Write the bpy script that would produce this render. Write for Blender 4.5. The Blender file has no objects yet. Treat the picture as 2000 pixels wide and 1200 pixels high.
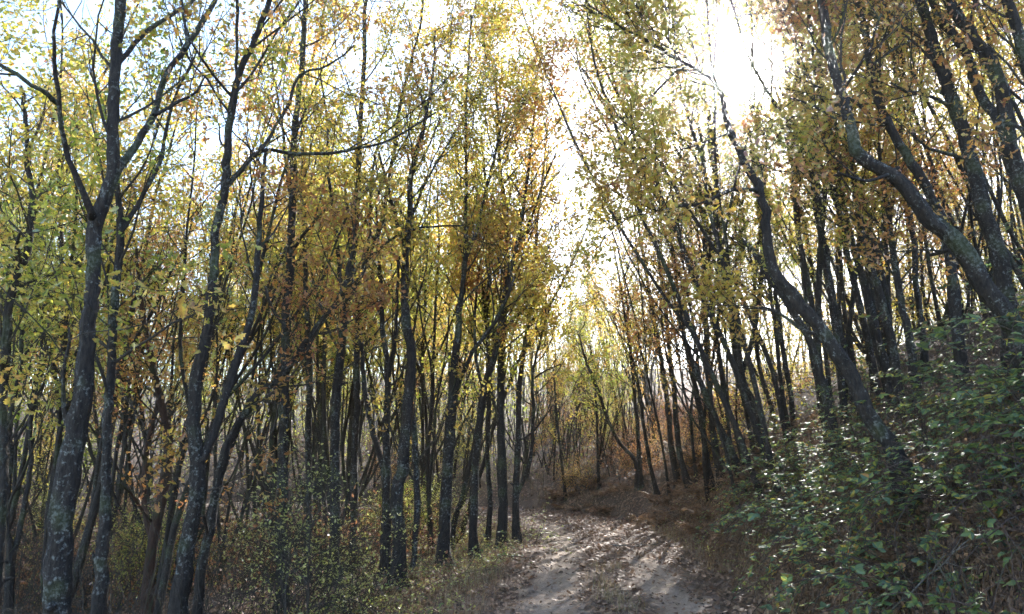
import bpy, math, random
import numpy as np
from mathutils import Vector, Matrix

# ------------------------------------------------------------------ camera, sky, sun, exposure
SC = bpy.context.scene
COL = SC.collection
FPX, PITCH, EYE = 1500.0, math.atan(300 / 1500), np.array([0., 0., 1.6])
CR = np.array([1., 0., 0.])
CU = np.array([0., -math.sin(PITCH), math.cos(PITCH)])
CF = np.array([0., math.cos(PITCH), math.sin(PITCH)])
cd = bpy.data.cameras.new('camera')
cam = bpy.data.objects.new('camera', cd)
COL.objects.link(cam)
cd.sensor_width, cd.lens = 36.0, 27.0
cd.clip_start, cd.clip_end = 0.05, 4000
cam.location = EYE
cam.rotation_euler = (math.pi / 2 + PITCH, 0, 0)
cd.dof.use_dof = True
cd.dof.focus_distance = 15.0
cd.dof.aperture_fstop = 5.6
SC.camera = cam

SUN_ELEV, SUN_AZ = math.radians(27.2), math.radians(18.6)     # azimuth to the right of +Y
SUN = np.array([math.sin(SUN_AZ) * math.cos(SUN_ELEV), math.cos(SUN_AZ) * math.cos(SUN_ELEV), math.sin(SUN_ELEV)])
W = bpy.data.worlds.new('World')
SC.world = W
W.use_nodes = True
wn, wl = W.node_tree.nodes, W.node_tree.links
wn.clear()
wo = wn.new('ShaderNodeOutputWorld')
bg = wn.new('ShaderNodeBackground')
sky = wn.new('ShaderNodeTexSky')
sky.sky_type = 'NISHITA'
sky.sun_disc = False
sky.sun_elevation, sky.sun_rotation = SUN_ELEV, SUN_AZ
sky.altitude, sky.air_density, sky.dust_density, sky.ozone_density = 900, 1.0, 0.9, 1.2
bg.inputs['Strength'].default_value = 0.15
wl.new(sky.outputs[0], bg.inputs['Color'])
# the bright ring of sky round the sun itself
tc = wn.new('ShaderNodeTexCoord')
dt = wn.new('ShaderNodeVectorMath'); dt.operation = 'DOT_PRODUCT'
dt.inputs[1].default_value = SUN
wl.new(tc.outputs['Generated'], dt.inputs[0])
mr = wn.new('ShaderNodeMapRange'); mr.interpolation_type = 'SMOOTHSTEP'
mr.inputs['From Min'].default_value = math.cos(math.radians(3.6))
mr.inputs['From Max'].default_value = math.cos(math.radians(0.6))
wl.new(dt.outputs['Value'], mr.inputs['Value'])
bs = wn.new('ShaderNodeBackground')
bs.inputs['Color'].default_value = (1, 0.96, 0.88, 1)
ms = wn.new('ShaderNodeMath'); ms.operation = 'MULTIPLY'; ms.inputs[1].default_value = 12.0
wl.new(mr.outputs[0], ms.inputs[0])
wl.new(ms.outputs[0], bs.inputs['Strength'])
ad = wn.new('ShaderNodeAddShader')
wl.new(bg.outputs[0], ad.inputs[0]); wl.new(bs.outputs[0], ad.inputs[1])
wl.new(ad.outputs[0], wo.inputs['Surface'])

ld = bpy.data.lights.new('sun', 'SUN')
ld.energy, ld.angle, ld.color = 5.0, math.radians(0.53), (1.0, 0.965, 0.91)
sun = bpy.data.objects.new('sun', ld)
COL.objects.link(sun)
sun.rotation_euler = Vector(-SUN).to_track_quat('-Z', 'Y').to_euler()
sun.location = (10, 30, 40)

vs = SC.view_settings
vs.view_transform, vs.look, vs.exposure, vs.gamma = 'Standard', 'None', 2.0, 1.0
vs.use_curve_mapping = False
cy = SC.cycles
cy.max_bounces, cy.diffuse_bounces, cy.glossy_bounces, cy.transmission_bounces = 6, 2, 1, 5
cy.volume_bounces = 0
cy.use_denoising = True
cy.use_adaptive_sampling = True
cy.adaptive_threshold = 0.05
cy.adaptive_min_samples = 16
cy.sample_clamp_indirect = 6.0

# ------------------------------------------------------------------ helpers
rng = np.random.default_rng(11)


def nrm(v):
    v = np.asarray(v, float)
    return v / np.maximum(np.linalg.norm(v, axis=-1, keepdims=True), 1e-9)


def at(px, py, Y):
    """point on the picture ray through a photo pixel, at distance Y down the track"""
    d = CF * FPX + CR * (px - 1000) + CU * (600 - py)
    return EYE + d * (Y / d[1])


def px_size(Y):
    return Y / (FPX * CF[1])


def project(P):
    q = np.asarray(P) - EYE
    z = q @ CF
    return 1000 + FPX * (q @ CR) / z, 600 - FPX * (q @ CU) / z, z


class MB:
    def __init__(s):
        s.V, s.L, s.S, s.n = [], [], [], 0

    def add(s, V, F):
        """V (n,3); F (m,k) faces of one size"""
        V = np.asarray(V, np.float32)
        F = np.asarray(F, np.int64)
        s.V.append(V)
        s.L.append((F + s.n).ravel())
        s.S.append(np.full(len(F), F.shape[1], np.int32))
        s.n += len(V)

    def mesh(s, name, mat, smooth=False, offset=None):
        me = bpy.data.meshes.new(name)
        if s.n == 0:
            return me
        V = np.concatenate(s.V)
        if offset is not None:
            V = V - np.asarray(offset, np.float32)
        L = np.concatenate(s.L).astype(np.int32)
        S = np.concatenate(s.S)
        me.vertices.add(len(V)); me.vertices.foreach_set('co', V.ravel().astype(np.float32))
        me.loops.add(len(L)); me.loops.foreach_set('vertex_index', L)
        me.polygons.add(len(S))
        st = np.zeros(len(S), np.int32); st[1:] = np.cumsum(S)[:-1]
        me.polygons.foreach_set('loop_start', st)
        if smooth:
            me.polygons.foreach_set('use_smooth', np.ones(len(S), bool))
        me.update(calc_edges=True)
        if mat is not None:
            me.materials.append(mat)
        return me

    def tube(s, P, R, sides, lump=0.0, cap=True, ridge=0.0):
        P = np.asarray(P, float); R = np.asarray(R, float)
        n = len(P)
        T = np.empty_like(P)
        T[1:-1] = P[2:] - P[:-2]; T[0] = P[1] - P[0]; T[-1] = P[-1] - P[-2]
        T = nrm(T)
        m = np.abs(T.mean(0))
        ref = np.zeros(3); ref[int(np.argmin(m))] = 1
        A = nrm(np.cross(T, ref)); B = np.cross(T, A)
        th = np.arange(sides) * (2 * math.pi / sides)
        r = np.repeat(R[:, None], sides, 1)
        if lump:
            q = rng.normal(0, 1, (n, sides))
            q = (q + np.roll(q, 1, 0) + np.roll(q, -1, 0) + np.roll(q, 1, 1) + np.roll(q, -1, 1)) / 2.2
            r = r * (1 + lump * q)
        if ridge:
            w = np.cumsum(rng.normal(0, .45, (n, sides)), 0) + rng.normal(0, 1, (1, sides))
            r = r * (1 + ridge * np.sin(w * 1.6 + np.arange(sides)[None] * 2.4))
        V = P[:, None] + r[..., None] * (A[:, None] * np.cos(th)[None, :, None] + B[:, None] * np.sin(th)[None, :, None])
        i = np.arange(n - 1)[:, None] * sides
        k = np.arange(sides)[None]; k2 = (k + 1) % sides
        F = np.stack([i + k, i + k2, i + sides + k2, i + sides + k], -1).reshape(-1, 4)
        s.add(V.reshape(-1, 3), F)
        if cap and sides > 3:
            s.L.append((np.arange(sides) + s.n - sides).astype(np.int64)); s.S.append(np.array([sides], np.int32))


def half_leaf(prof, fold, curl):
    """two polygons (left, right) that meet at the midrib; prof = [(along, halfwidth)]"""
    p = np.array(prof, float)
    k = len(p)
    z = lambda x, y: -fold * abs(x) - curl * y * y
    Vr = np.array([[w, u, z(w, u)] for u, w in p])
    Vl = np.array([[-w, u, z(w, u)] for u, w in p])[::-1]
    return np.concatenate([Vr, Vl]), np.array([np.arange(k), np.arange(k, 2 * k)])


OAK_FINE = half_leaf([(0, 0), (.14, .05), (.24, .17), (.31, .09), (.46, .27), (.54, .13), (.70, .30), (.77, .16), (.90, .18), (1, 0)], .35, .16)
OAK_MID = half_leaf([(0, 0), (.24, .18), (.38, .09), (.66, .30), (1, 0)], .3, .16)
OAK_FAR = half_leaf([(0, 0), (.30, .22), (.70, .27), (1, 0)], .3, .14)
OVATE = half_leaf([(0, 0), (.12, .24), (.35, .36), (.65, .27), (1, 0)], .28, .14)
SMALL = half_leaf([(0, 0), (.45, .28), (1, 0)], .25, .1)
PINNA = half_leaf([(0, 0), (.15, .12), (.6, .08), (1, 0)], .2, .2)


def leaves(mb, pos, nor, dirn, size, tpl):
    V, F = tpl
    N = len(pos)
    if N == 0:
        return
    nor = nrm(nor)
    y = nrm(dirn - nor * np.sum(dirn * nor, 1, keepdims=True))
    x = np.cross(y, nor)
    q = (V[None, :, 0, None] * x[:, None] + V[None, :, 1, None] * y[:, None] + V[None, :, 2, None] * nor[:, None]) * np.asarray(size)[:, None, None] + pos[:, None]
    FF = (F[None] + (np.arange(N) * len(V))[:, None, None]).reshape(-1, F.shape[1])
    mb.add(q.reshape(-1, 3), FF)


def catmull(P, step):
    P = np.asarray(P, float)
    if len(P) < 3:
        n = max(2, int(np.linalg.norm(P[-1, :3] - P[0, :3]) / step) + 1)
        return P[0] + (P[-1] - P[0]) * np.linspace(0, 1, n)[:, None]
    Q = np.vstack([2 * P[0] - P[1], P, 2 * P[-1] - P[-2]])
    out = []
    for i in range(1, len(Q) - 2):
        n = max(2, int(np.linalg.norm(Q[i + 1, :3] - Q[i, :3]) / step))
        t = np.linspace(0, 1, n, endpoint=False)[:, None]
        a, b, c, d = Q[i - 1], Q[i], Q[i + 1], Q[i + 2]
        out.append(.5 * (2 * b + (c - a) * t + (2 * a - 5 * b + 4 * c - d) * t ** 2 + (3 * b - a - 3 * c + d) * t ** 3))
    out.append(Q[-2][None])
    return np.vstack(out)


def wander(p, d, length, n, wob, up):
    pts = [np.array(p, float)]
    d = nrm(d)
    st = length / n
    for _ in range(n):
        d = nrm(d + rng.normal(0, wob, 3) + np.array([0, 0, up]))
        pts.append(pts[-1] + d * st)
    return np.array(pts)


def sample(pts, s):
    L = np.concatenate([[0], np.cumsum(np.linalg.norm(np.diff(pts, axis=0), axis=1))])
    q = s * L[-1]
    i = min(int(np.searchsorted(L, q, 'right')) - 1, len(pts) - 2)
    f = (q - L[i]) / max(L[i + 1] - L[i], 1e-9)
    return pts[i] + (pts[i + 1] - pts[i]) * f, nrm(pts[i + 1] - pts[i]), i + f, L[-1]


def grow(stems, nb, blen, t0=.35, sub=5, tw=3, spread=.8, up=.10, wob=.14, bare=0.0, stepz=None):
    """branches, twigs and the leaf anchors of a crown round its stems"""
    mb = MB()
    anc = []
    tot = sum(sample(p, 1)[3] * (1 - t0) for p, r in stems)
    g = rng.random() * 6.28
    for pts, rad in stems:
        Ls = sample(pts, 1)[3]
        n = max(2, int(round(nb * Ls * (1 - t0) / tot)))
        for k in range(n):
            s = t0 + (1 - t0) * (k + rng.random()) / n
            p, T, fi, _ = sample(pts, s)
            r = np.interp(fi, np.arange(len(rad)), rad)
            g += 2.4 + rng.normal(0, .4)
            a = nrm(np.cross(T, [0.3, .2, 1.0] if abs(T[2]) < .9 else [1, 0, 0])); b = np.cross(T, a)
            U = a * math.cos(g) + b * math.sin(g)
            d = T * .75 + U * spread + np.array([0, 0, .1])
            l = blen * (1.2 - .65 * s) * rng.uniform(.55, 1.2)
            r0 = max(.006, min(r * .55, .0075 * l + .004))
            bp = wander(p, d, l, 7, wob, up)
            mb.tube(bp, np.linspace(r0, .004, 8), 5, cap=False)
            dead = rng.random() < bare
            for j in range(sub):
                s2 = .25 + .75 * (j + rng.random()) / sub
                p2, T2, f2, _ = sample(bp, s2)
                d2 = T2 + rng.normal(0, .55, 3)
                l2 = l * .42 * rng.uniform(.5, 1.2)
                b2 = wander(p2, d2, l2, 4, wob * 1.3, up * .6)
                mb.tube(b2, np.linspace(max(.0045, r0 * .4), .003, 5), 3, cap=False)
                for m in range(tw):
                    s3 = .3 + .7 * (m + rng.random()) / tw
                    p3, T3, _, _ = sample(b2, s3)
                    b3 = wander(p3, T3 + rng.normal(0, .6, 3), rng.uniform(.15, .42), 2, .2, 0)
                    mb.tube(b3, [.0035, .003, .002], 3, cap=False)
                    if not dead:
                        anc.append(b3[2]); anc.append(b3[1] + rng.normal(0, .05, 3))
                if not dead:
                    anc.append(b2[-1])
    return mb, np.array(anc) if anc else np.zeros((0, 3))


def crown_leaves(anc, per, size, tpl, spread=.09, keep=None, tilt=.7):
    """a spray of leaves round each anchor"""
    N = len(anc) * per
    pos = np.repeat(anc, per, 0) + rng.normal(0, spread, (N, 3))
    if keep is not None:
        pos = pos[keep(pos)]
        N = len(pos)
    nor = np.array([0, 0, .75]) + rng.normal(0, tilt, (N, 3))
    dr = rng.normal(0, 1, (N, 3)) + np.array([0, 0, -.35])
    sz = size * (.45 + .9 * rng.beta(1.6, 1.6, N))
    return pos, nor, dr, sz


def in_sun_gap(pos, deg=2.3):
    """True for points that would close the gap in the canopy through which the sun shines on the track"""
    q = nrm(pos - EYE)
    return (q @ SUN) > np.cos(np.radians(deg + rng.uniform(-.5, .6, len(pos))))


def over_track(pos):
    """True for points in the open slot of sky that runs above the track"""
    x, y, z = pos[:, 0], pos[:, 1], pos[:, 2]
    j = rng.normal(0, .14, len(pos)) + .3 * np.sin(z * 1.25 + .4 * y) + .16 * np.sin(z * 3.1 + y)
    return (z > 2.2) & (y < 27) & np.where(y > 11, (x + j > 1.0) & (x + j < 1.5), (x + j > .1) & (x + j < .8))


def empty(name, loc, label=None, cat=None, group=None):
    o = bpy.data.objects.new(name, None)
    COL.objects.link(o)
    o.location = loc
    o.empty_display_size = .2
    tag(o, label, cat, group)
    return o


def tag(o, label=None, cat=None, group=None, kind=None):
    if label: o['label'] = label
    if cat: o['category'] = cat
    if group: o['group'] = group
    if kind: o['kind'] = kind
    return o


def link(name, me, parent=None):
    o = bpy.data.objects.new(name, me)
    COL.objects.link(o)
    o.parent = parent
    return o


# ------------------------------------------------------------------ materials
def new_mat(name):
    m = bpy.data.materials.new(name)
    m.use_nodes = True
    m.node_tree.nodes.clear()
    return m, m.node_tree.nodes, m.node_tree.links


def ramp(n, stops):
    r = n.new('ShaderNodeValToRGB')
    e = r.color_ramp.elements
    while len(e) < len(stops):
        e.new(.5)
    for k, (p, c) in enumerate(stops):
        e[k].position = p
        e[k].color = (*c, 1)
    return r


def noise(n, l, vec, scale, detail=4, rough=.6):
    t = n.new('ShaderNodeTexNoise')
    t.inputs['Scale'].default_value = scale
    t.inputs['Detail'].default_value = detail
    t.inputs['Roughness'].default_value = rough
    if vec is not None:
        l.new(vec, t.inputs['Vector'])
    return t


def math_node(n, l, op, a, b):
    m = n.new('ShaderNodeMath'); m.operation = op
    for i, v in enumerate((a, b)):
        if hasattr(v, 'links'):
            l.new(v, m.inputs[i])
        else:
            m.inputs[i].default_value = v
    return m.outputs[0]


def leaf_mat(name, stops, trans=.58, gloss=.05, rough=.45, patch=.55, tboost=1.55):
    m, n, l = new_mat(name)
    geo = n.new('ShaderNodeNewGeometry')
    oi = n.new('ShaderNodeObjectInfo')
    tcn = n.new('ShaderNodeTexCoord')
    off = n.new('ShaderNodeVectorMath'); off.operation = 'ADD'
    l.new(tcn.outputs['Object'], off.inputs[0])
    sc = n.new('ShaderNodeVectorMath'); sc.operation = 'SCALE'
    l.new(oi.outputs['Location'], sc.inputs[0]); sc.inputs['Scale'].default_value = 1.7
    l.new(sc.outputs[0], off.inputs[1])
    nz = noise(n, l, off.outputs[0], .75, 2)
    a = math_node(n, l, 'MULTIPLY', geo.outputs['Random Per Island'], 1 - patch)
    b0 = math_node(n, l, 'SUBTRACT', nz.outputs[0], .5)
    b1 = math_node(n, l, 'MULTIPLY', b0, 2.4 * patch)
    b2 = math_node(n, l, 'ADD', b1, .5 * patch)
    f = math_node(n, l, 'ADD', a, b2)
    r = ramp(n, stops)
    l.new(f, r.inputs[0])
    # blotches across each leaf
    nz2 = noise(n, l, tcn.outputs['Object'], 30, 2)
    hs = n.new('ShaderNodeHueSaturation')
    l.new(r.outputs[0], hs.inputs['Color'])
    l.new(math_node(n, l, 'ADD', math_node(n, l, 'MULTIPLY', nz2.outputs[0], .7), .65), hs.inputs['Value'])
    df = n.new('ShaderNodeBsdfDiffuse')
    tr = n.new('ShaderNodeBsdfTranslucent')
    hs2 = n.new('ShaderNodeHueSaturation')
    hs2.inputs['Saturation'].default_value = 1.04
    hs2.inputs['Value'].default_value = tboost
    l.new(hs.outputs[0], hs2.inputs['Color'])
    l.new(hs.outputs[0], df.inputs[0]); l.new(hs2.outputs[0], tr.inputs[0])
    mx = n.new('ShaderNodeMixShader'); mx.inputs[0].default_value = trans
    l.new(df.outputs[0], mx.inputs[1]); l.new(tr.outputs[0], mx.inputs[2])
    gl = n.new('ShaderNodeBsdfGlossy'); gl.inputs['Roughness'].default_value = rough
    fr = n.new('ShaderNodeLayerWeight'); fr.inputs['Blend'].default_value = .35
    gf = math_node(n, l, 'ADD', math_node(n, l, 'MULTIPLY', fr.outputs['Fresnel'], gloss * 3), gloss)
    m2 = n.new('ShaderNodeMixShader')
    l.new(gf, m2.inputs[0]); l.new(mx.outputs[0], m2.inputs[1]); l.new(gl.outputs[0], m2.inputs[2])
    o = n.new('ShaderNodeOutputMaterial')
    l.new(m2.outputs[0], o.inputs['Surface'])
    return m


def bark_mat(name, dark, mid, lichen, amount, moss=(.05, .06, .02)):
    m, n, l = new_mat(name)
    tcn = n.new('ShaderNodeTexCoord')
    mp = n.new('ShaderNodeMapping'); mp.inputs['Scale'].default_value = (1, 1, .28)
    l.new(tcn.outputs['Object'], mp.inputs['Vector'])
    fis = noise(n, l, mp.outputs[0], 34, 4, .75)
    big = noise(n, l, tcn.outputs['Object'], 27, 4, .7)
    sm = noise(n, l, tcn.outputs['Object'], 2.2, 1, .6)
    r1 = ramp(n, [(.35, dark), (.68, mid)])
    l.new(fis.outputs[0], r1.inputs[0])
    r2 = ramp(n, [(amount, (0, 0, 0)), (amount + .09, (1, 1, 1))])
    l.new(math_node(n, l, 'ADD', math_node(n, l, 'MULTIPLY', big.outputs[0], .62), math_node(n, l, 'MULTIPLY', sm.outputs[0], .43)), r2.inputs[0])
    mx = n.new('ShaderNodeMixRGB')
    l.new(r2.outputs[0], mx.inputs[0]); l.new(r1.outputs[0], mx.inputs[1]); mx.inputs[2].default_value = (*lichen, 1)
    r3 = ramp(n, [(.56, (0, 0, 0)), (.66, (.7, .7, .7))])
    l.new(sm.outputs[0], r3.inputs[0])
    mx2 = n.new('ShaderNodeMixRGB')
    l.new(r3.outputs[0], mx2.inputs[0]); l.new(mx.outputs[0], mx2.inputs[1]); mx2.inputs[2].default_value = (*moss, 1)
    bs_ = n.new('ShaderNodeBsdfPrincipled')
    bs_.inputs['Roughness'].default_value = .85
    l.new(mx2.outputs[0], bs_.inputs['Base Color'])
    bp = n.new('ShaderNodeBump'); bp.inputs['Strength'].default_value = 1.0; bp.inputs['Distance'].default_value = .025
    l.new(math_node(n, l, 'ADD', fis.outputs[0], math_node(n, l, 'MULTIPLY', big.outputs[0], .6)), bp.inputs['Height'])
    l.new(bp.outputs[0], bs_.inputs['Normal'])
    o = n.new('ShaderNodeOutputMaterial')
    l.new(bs_.outputs[0], o.inputs['Surface'])
    return m


def ground_mat(name, stops, scale, bump=.6):
    m, n, l = new_mat(name)
    tcn = n.new('ShaderNodeTexCoord')
    a = noise(n, l, tcn.outputs['Object'], scale, 8, .7)
    b = noise(n, l, tcn.outputs['Object'], scale * .06, 3, .5)
    r = ramp(n, stops)
    l.new(math_node(n, l, 'ADD', math_node(n, l, 'MULTIPLY', a.outputs[0], .7), math_node(n, l, 'MULTIPLY', b.outputs[0], .3)), r.inputs[0])
    bs_ = n.new('ShaderNodeBsdfPrincipled'); bs_.inputs['Roughness'].default_value = .95
    l.new(r.outputs[0], bs_.inputs['Base Color'])
    bp = n.new('ShaderNodeBump'); bp.inputs['Strength'].default_value = bump; bp.inputs['Distance'].default_value = .04
    l.new(a.outputs[0], bp.inputs['Height']); l.new(bp.outputs[0], bs_.inputs['Normal'])
    o = n.new('ShaderNodeOutputMaterial'); l.new(bs_.outputs[0], o.inputs['Surface'])
    return m


M_BARK = bark_mat('bark_lichen', (.013, .0105, .009), (.058, .045, .038), (.24, .25, .235), .565)
M_BARK_DARK = bark_mat('bark_dark', (.018, .015, .013), (.05, .039, .032), (.16, .165, .15), .575)
M_BARK_RED = bark_mat('bark_reddish', (.028, .015, .011), (.10, .055, .038), (.16, .15, .14), .70)
M_TWIG = bark_mat('twig_bark', (.03, .025, .021), (.09, .075, .062), (.2, .2, .18), .68)
M_PALETWIG = bark_mat('dead_twig', (.12, .105, .09), (.27, .245, .215), (.3, .3, .28), .6)
GOLD = [(.02, (.10, .14, .03)), (.28, (.33, .35, .065)), (.52, (.55, .44, .09)), (.75, (.52, .31, .085)), (.95, (.31, .13, .055))]
OLIVE = [(.02, (.06, .10, .02)), (.33, (.21, .27, .045)), (.6, (.42, .42, .08)), (.8, (.52, .40, .09)), (.97, (.36, .17, .06))]
RUST = [(.05, (.30, .29, .06)), (.3, (.46, .35, .08)), (.52, (.50, .26, .08)), (.76, (.36, .15, .06)), (.97, (.15, .06, .035))]
BROWN = [(.05, (.22, .11, .05)), (.4, (.3, .14, .06)), (.7, (.2, .09, .045)), (1, (.11, .055, .035))]
M_LEAF = {'gold': leaf_mat('leaf_gold', GOLD), 'olive': leaf_mat('leaf_olive', OLIVE), 'rust': leaf_mat('leaf_rust', RUST),
          'brown': leaf_mat('leaf_brown', BROWN, .4)}
M_BRAMBLE = leaf_mat('bramble_leaf', [(.05, (.055, .10, .055)), (.4, (.09, .15, .075)), (.62, (.16, .22, .065)), (.78, (.30, .33, .07)), (.87, (.42, .32, .06)), (.95, (.42, .16, .05)), (1, (.2, .1, .05))],
                     .42, .05, .42, .2, 2.0)
M_SHRUB = leaf_mat('shrub_leaf', [(.05, (.2, .23, .05)), (.5, (.38, .39, .1)), (.85, (.5, .48, .15)), (1, (.55, .42, .12))], .45, .08, .4, .3, 1.5)
M_NEEDLE = leaf_mat('needle', [(.1, (.02, .045, .02)), (.6, (.035, .065, .03)), (1, (.08, .09, .04))], .25, .05, .45, .3, 1.2)
M_LITTER = leaf_mat('litter_leaf', [(.02, (.10, .055, .035)), (.3, (.2, .115, .07)), (.55, (.3, .18, .11)), (.8, (.36, .24, .16)), (1, (.42, .2, .09))], .18, .05, .5, .35, 1.0)
M_GRASS = leaf_mat('dry_grass_blade', [(.05, (.16, .17, .05)), (.3, (.32, .25, .12)), (.7, (.38, .27, .16)), (1, (.24, .15, .09))], .35, .05, .5, .5, 1.1)
M_FERN = leaf_mat('dry_fern_frond', [(.02, (.09, .055, .035)), (.35, (.2, .115, .065)), (.7, (.31, .19, .11)), (1, (.42, .3, .19))], .35, .04, .6, .5, 1.1)
M_CANE = bark_mat('bramble_cane', (.07, .04, .035), (.16, .12, .10), (.3, .29, .28), .60)
M_GROUND = ground_mat('forest_floor', [(.3, (.045, .03, .02)), (.5, (.10, .065, .042)), (.68, (.18, .115, .075))], 14)
M_FAR = ground_mat('far_wood', [(.3, (.05, .07, .03)), (.6, (.12, .12, .04)), (.8, (.2, .13, .05))], .3)


def path_mat():
    m, n, l = new_mat('dusty_track')
    tcn = n.new('ShaderNodeTexCoord')
    at_ = n.new('ShaderNodeAttribute'); at_.attribute_name = 'across'
    a = noise(n, l, tcn.outputs['Object'], 22, 8, .7)
    b = noise(n, l, tcn.outputs['Object'], 1.6, 4, .6)
    c = noise(n, l, tcn.outputs['Object'], 90, 3, .6)
    dust = ramp(n, [(.3, (.21, .15, .108)), (.55, (.38, .29, .22)), (.75, (.5, .405, .325))])
    l.new(a.outputs[0], dust.inputs[0])
    soil = ramp(n, [(.3, (.07, .045, .032)), (.6, (.17, .11, .075)), (.8, (.26, .18, .12))])
    l.new(c.outputs[0], soil.inputs[0])
    # bare dust in the two wheel tracks, leaf mould between and beside them
    ab = math_node(n, l, 'ABSOLUTE', math_node(n, l, 'SUBTRACT', math_node(n, l, 'ABSOLUTE', at_.outputs['Fac'], 0), .72), 0)
    w = math_node(n, l, 'ADD', ab, math_node(n, l, 'MULTIPLY', math_node(n, l, 'SUBTRACT', b.outputs[0], .5), .9))
    r = ramp(n, [(.18, (0, 0, 0)), (.46, (1, 1, 1))])
    l.new(w, r.inputs[0])
    mx = n.new('ShaderNodeMixRGB')
    l.new(r.outputs[0], mx.inputs[0]); l.new(dust.outputs[0], mx.inputs[1]); l.new(soil.outputs[0], mx.inputs[2])
    bs_ = n.new('ShaderNodeBsdfPrincipled'); bs_.inputs['Roughness'].default_value = .95
    l.new(mx.outputs[0], bs_.inputs['Base Color'])
    bp = n.new('ShaderNodeBump'); bp.inputs['Strength'].default_value = .7; bp.inputs['Distance'].default_value = .03
    l.new(math_node(n, l, 'ADD', a.outputs[0], math_node(n, l, 'MULTIPLY', c.outputs[0], .4)), bp.inputs['Height'])
    l.new(bp.outputs[0], bs_.inputs['Normal'])
    o = n.new('ShaderNodeOutputMaterial'); l.new(bs_.outputs[0], o.inputs['Surface'])
    return m


M_PATH = path_mat()

# ------------------------------------------------------------------ terrain
CL = catmull(np.array([(-.3, -30, 0), (.1, -12, 0), (.5, 0, 0), (1.05, 8, 0), (1.6, 15, 0), (1.55, 20, 0), (.3, 24.2, 0), (-2.6, 27, 0), (-7, 28.6, 0),
                       (-14, 29.5, 0), (-24, 31, 0), (-60, 40, 0), (-200, 70, 0)], float), 1.3)[:, :2]
_k = np.array([i for i, p in enumerate(CL) if p[0] > -16 or i % 8 == 0 or i == len(CL) - 1])
_k = np.array([i for i in _k if CL[i, 1] > -3 or i % 5 == 0])
CL = CL[_k]
CLT = np.concatenate([[0], np.cumsum(np.linalg.norm(np.diff(CL, axis=0), axis=1))])
TURN = CLT[int(np.argmin(np.linalg.norm(CL - np.array([1.55, 20]), axis=1)))]


def track(x, y):
    """signed distance to the track's centre line (right positive) and distance along it"""
    P = np.stack([np.ravel(x), np.ravel(y)], 1)
    S = np.empty(len(P)); T = np.empty(len(P))
    A, Bv = CL[:-1], CL[1:] - CL[:-1]
    LL = np.sum(Bv * Bv, 1)
    for i in range(0, len(P), 2000):
        q = P[i:i + 2000, None] - A[None]
        t = np.clip(np.sum(q * Bv, 2) / LL, 0, 1)
        e = q - t[..., None] * Bv
        d2 = np.sum(e * e, 2)
        k = np.argmin(d2, 1)
        r = np.arange(len(k))
        cr = Bv[k, 0] * e[r, k, 1] - Bv[k, 1] * e[r, k, 0]
        S[i:i + 2000] = np.sqrt(d2[r, k]) * np.where(cr > 0, -1, 1)
        T[i:i + 2000] = CLT[k] + t[r, k] * np.sqrt(LL[k])
    return S.reshape(np.shape(x)), T.reshape(np.shape(x))


def height(x, y):
    x = np.asarray(x, float); y = np.asarray(y, float)
    s, t = track(x, y)
    k = np.clip((t - TURN + 1) / 8, 0, 1)                       # 0 on the straight, 1 past the bend
    d = np.maximum(s - 1.9, 0)
    foot = np.minimum(d, 1.5) * (1.0 - .3 * k) * np.clip(d / .3, .35, 1) - .45 * k * np.maximum(np.minimum(d, 1.5) - .6, 0)
    bank = foot + np.clip(d - 1.5, 0, 3) * (.72 - .45 * k) + np.clip(d - 4.5, 0, 12) * (.42 - .2 * k) + np.clip(d - 16.5, 0, 60) * .16
    e = np.maximum(-s - 1.5, 0)
    fall = -(.13 * np.minimum(e, 25) + .22 * np.clip(e - 25, 0, 60))
    r = np.hypot(x, y)
    far = np.clip((r - 110) / 300, 0, 1)
    hill = 58 * np.clip((r - 160) / 420, 0, 1) ** 1.2 * (.8 + .25 * np.sin(x * .011 + 1) + .1 * np.sin(x * .031))
    z = bank + fall
    z = z * (1 - far) + (-10 * far) + hill
    off = np.clip((np.abs(s) - 1.4) / 1.2, 0, 1)
    z = z + off * (.05 * np.sin(x * 1.9 + 1.3 * np.sin(y * .8)) + .06 * np.sin(y * 1.3 + x * .6) + .02 * np.sin(x * 6 + y * 5))
    z = z - .035 * np.exp(-((np.abs(s) - .72) / .28) ** 2) + .02 * np.sin(y * 2.3) * np.exp(-(s / 1.2) ** 2)
    return z


def hz(x, y):
    return float(height(np.array([x]), np.array([y]))[0])


def ground_hit(px, py, y0=4, y1=90):
    ys = np.arange(y0, y1, .1)
    d = CF * FPX + CR * (px - 1000) + CU * (600 - py)
    P = EYE + d[None] * (ys / d[1])[:, None]
    h = height(P[:, 0], P[:, 1])
    i = np.argmax(P[:, 2] < h)
    return ys[i] if P[i, 2] < h[i] else 30.0


def sheet(xs, ys, zoff=0.0, name='ground', mat=None):
    X, Y = np.meshgrid(xs, ys)
    Z = height(X, Y) + zoff
    s, t = track(X, Y)
    Z = Z - .05 * np.clip((1.75 - np.abs(s)) / .3, 0, 1)       # the track's own sheet lies in this trough
    nx, ny = len(xs), len(ys)
    i = (np.arange(ny - 1)[:, None] * nx + np.arange(nx - 1)[None]).ravel()
    mb = MB()
    mb.add(np.stack([X, Y, Z], -1).reshape(-1, 3), np.stack([i, i + 1, i + nx + 1, i + nx], 1))
    return link(name, mb.mesh(name, mat, smooth=True))


u = np.linspace(-1, 1, 300)
gx = 2.0 + 14 * u + 760 * np.sign(u) * np.abs(u) ** 5
v = np.linspace(0, 1, 340)
gy = -25 + 70 * v + 900 * v ** 5
g = sheet(gx, gy, 0, 'ground', M_GROUND)
tag(g, kind='structure')
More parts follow.
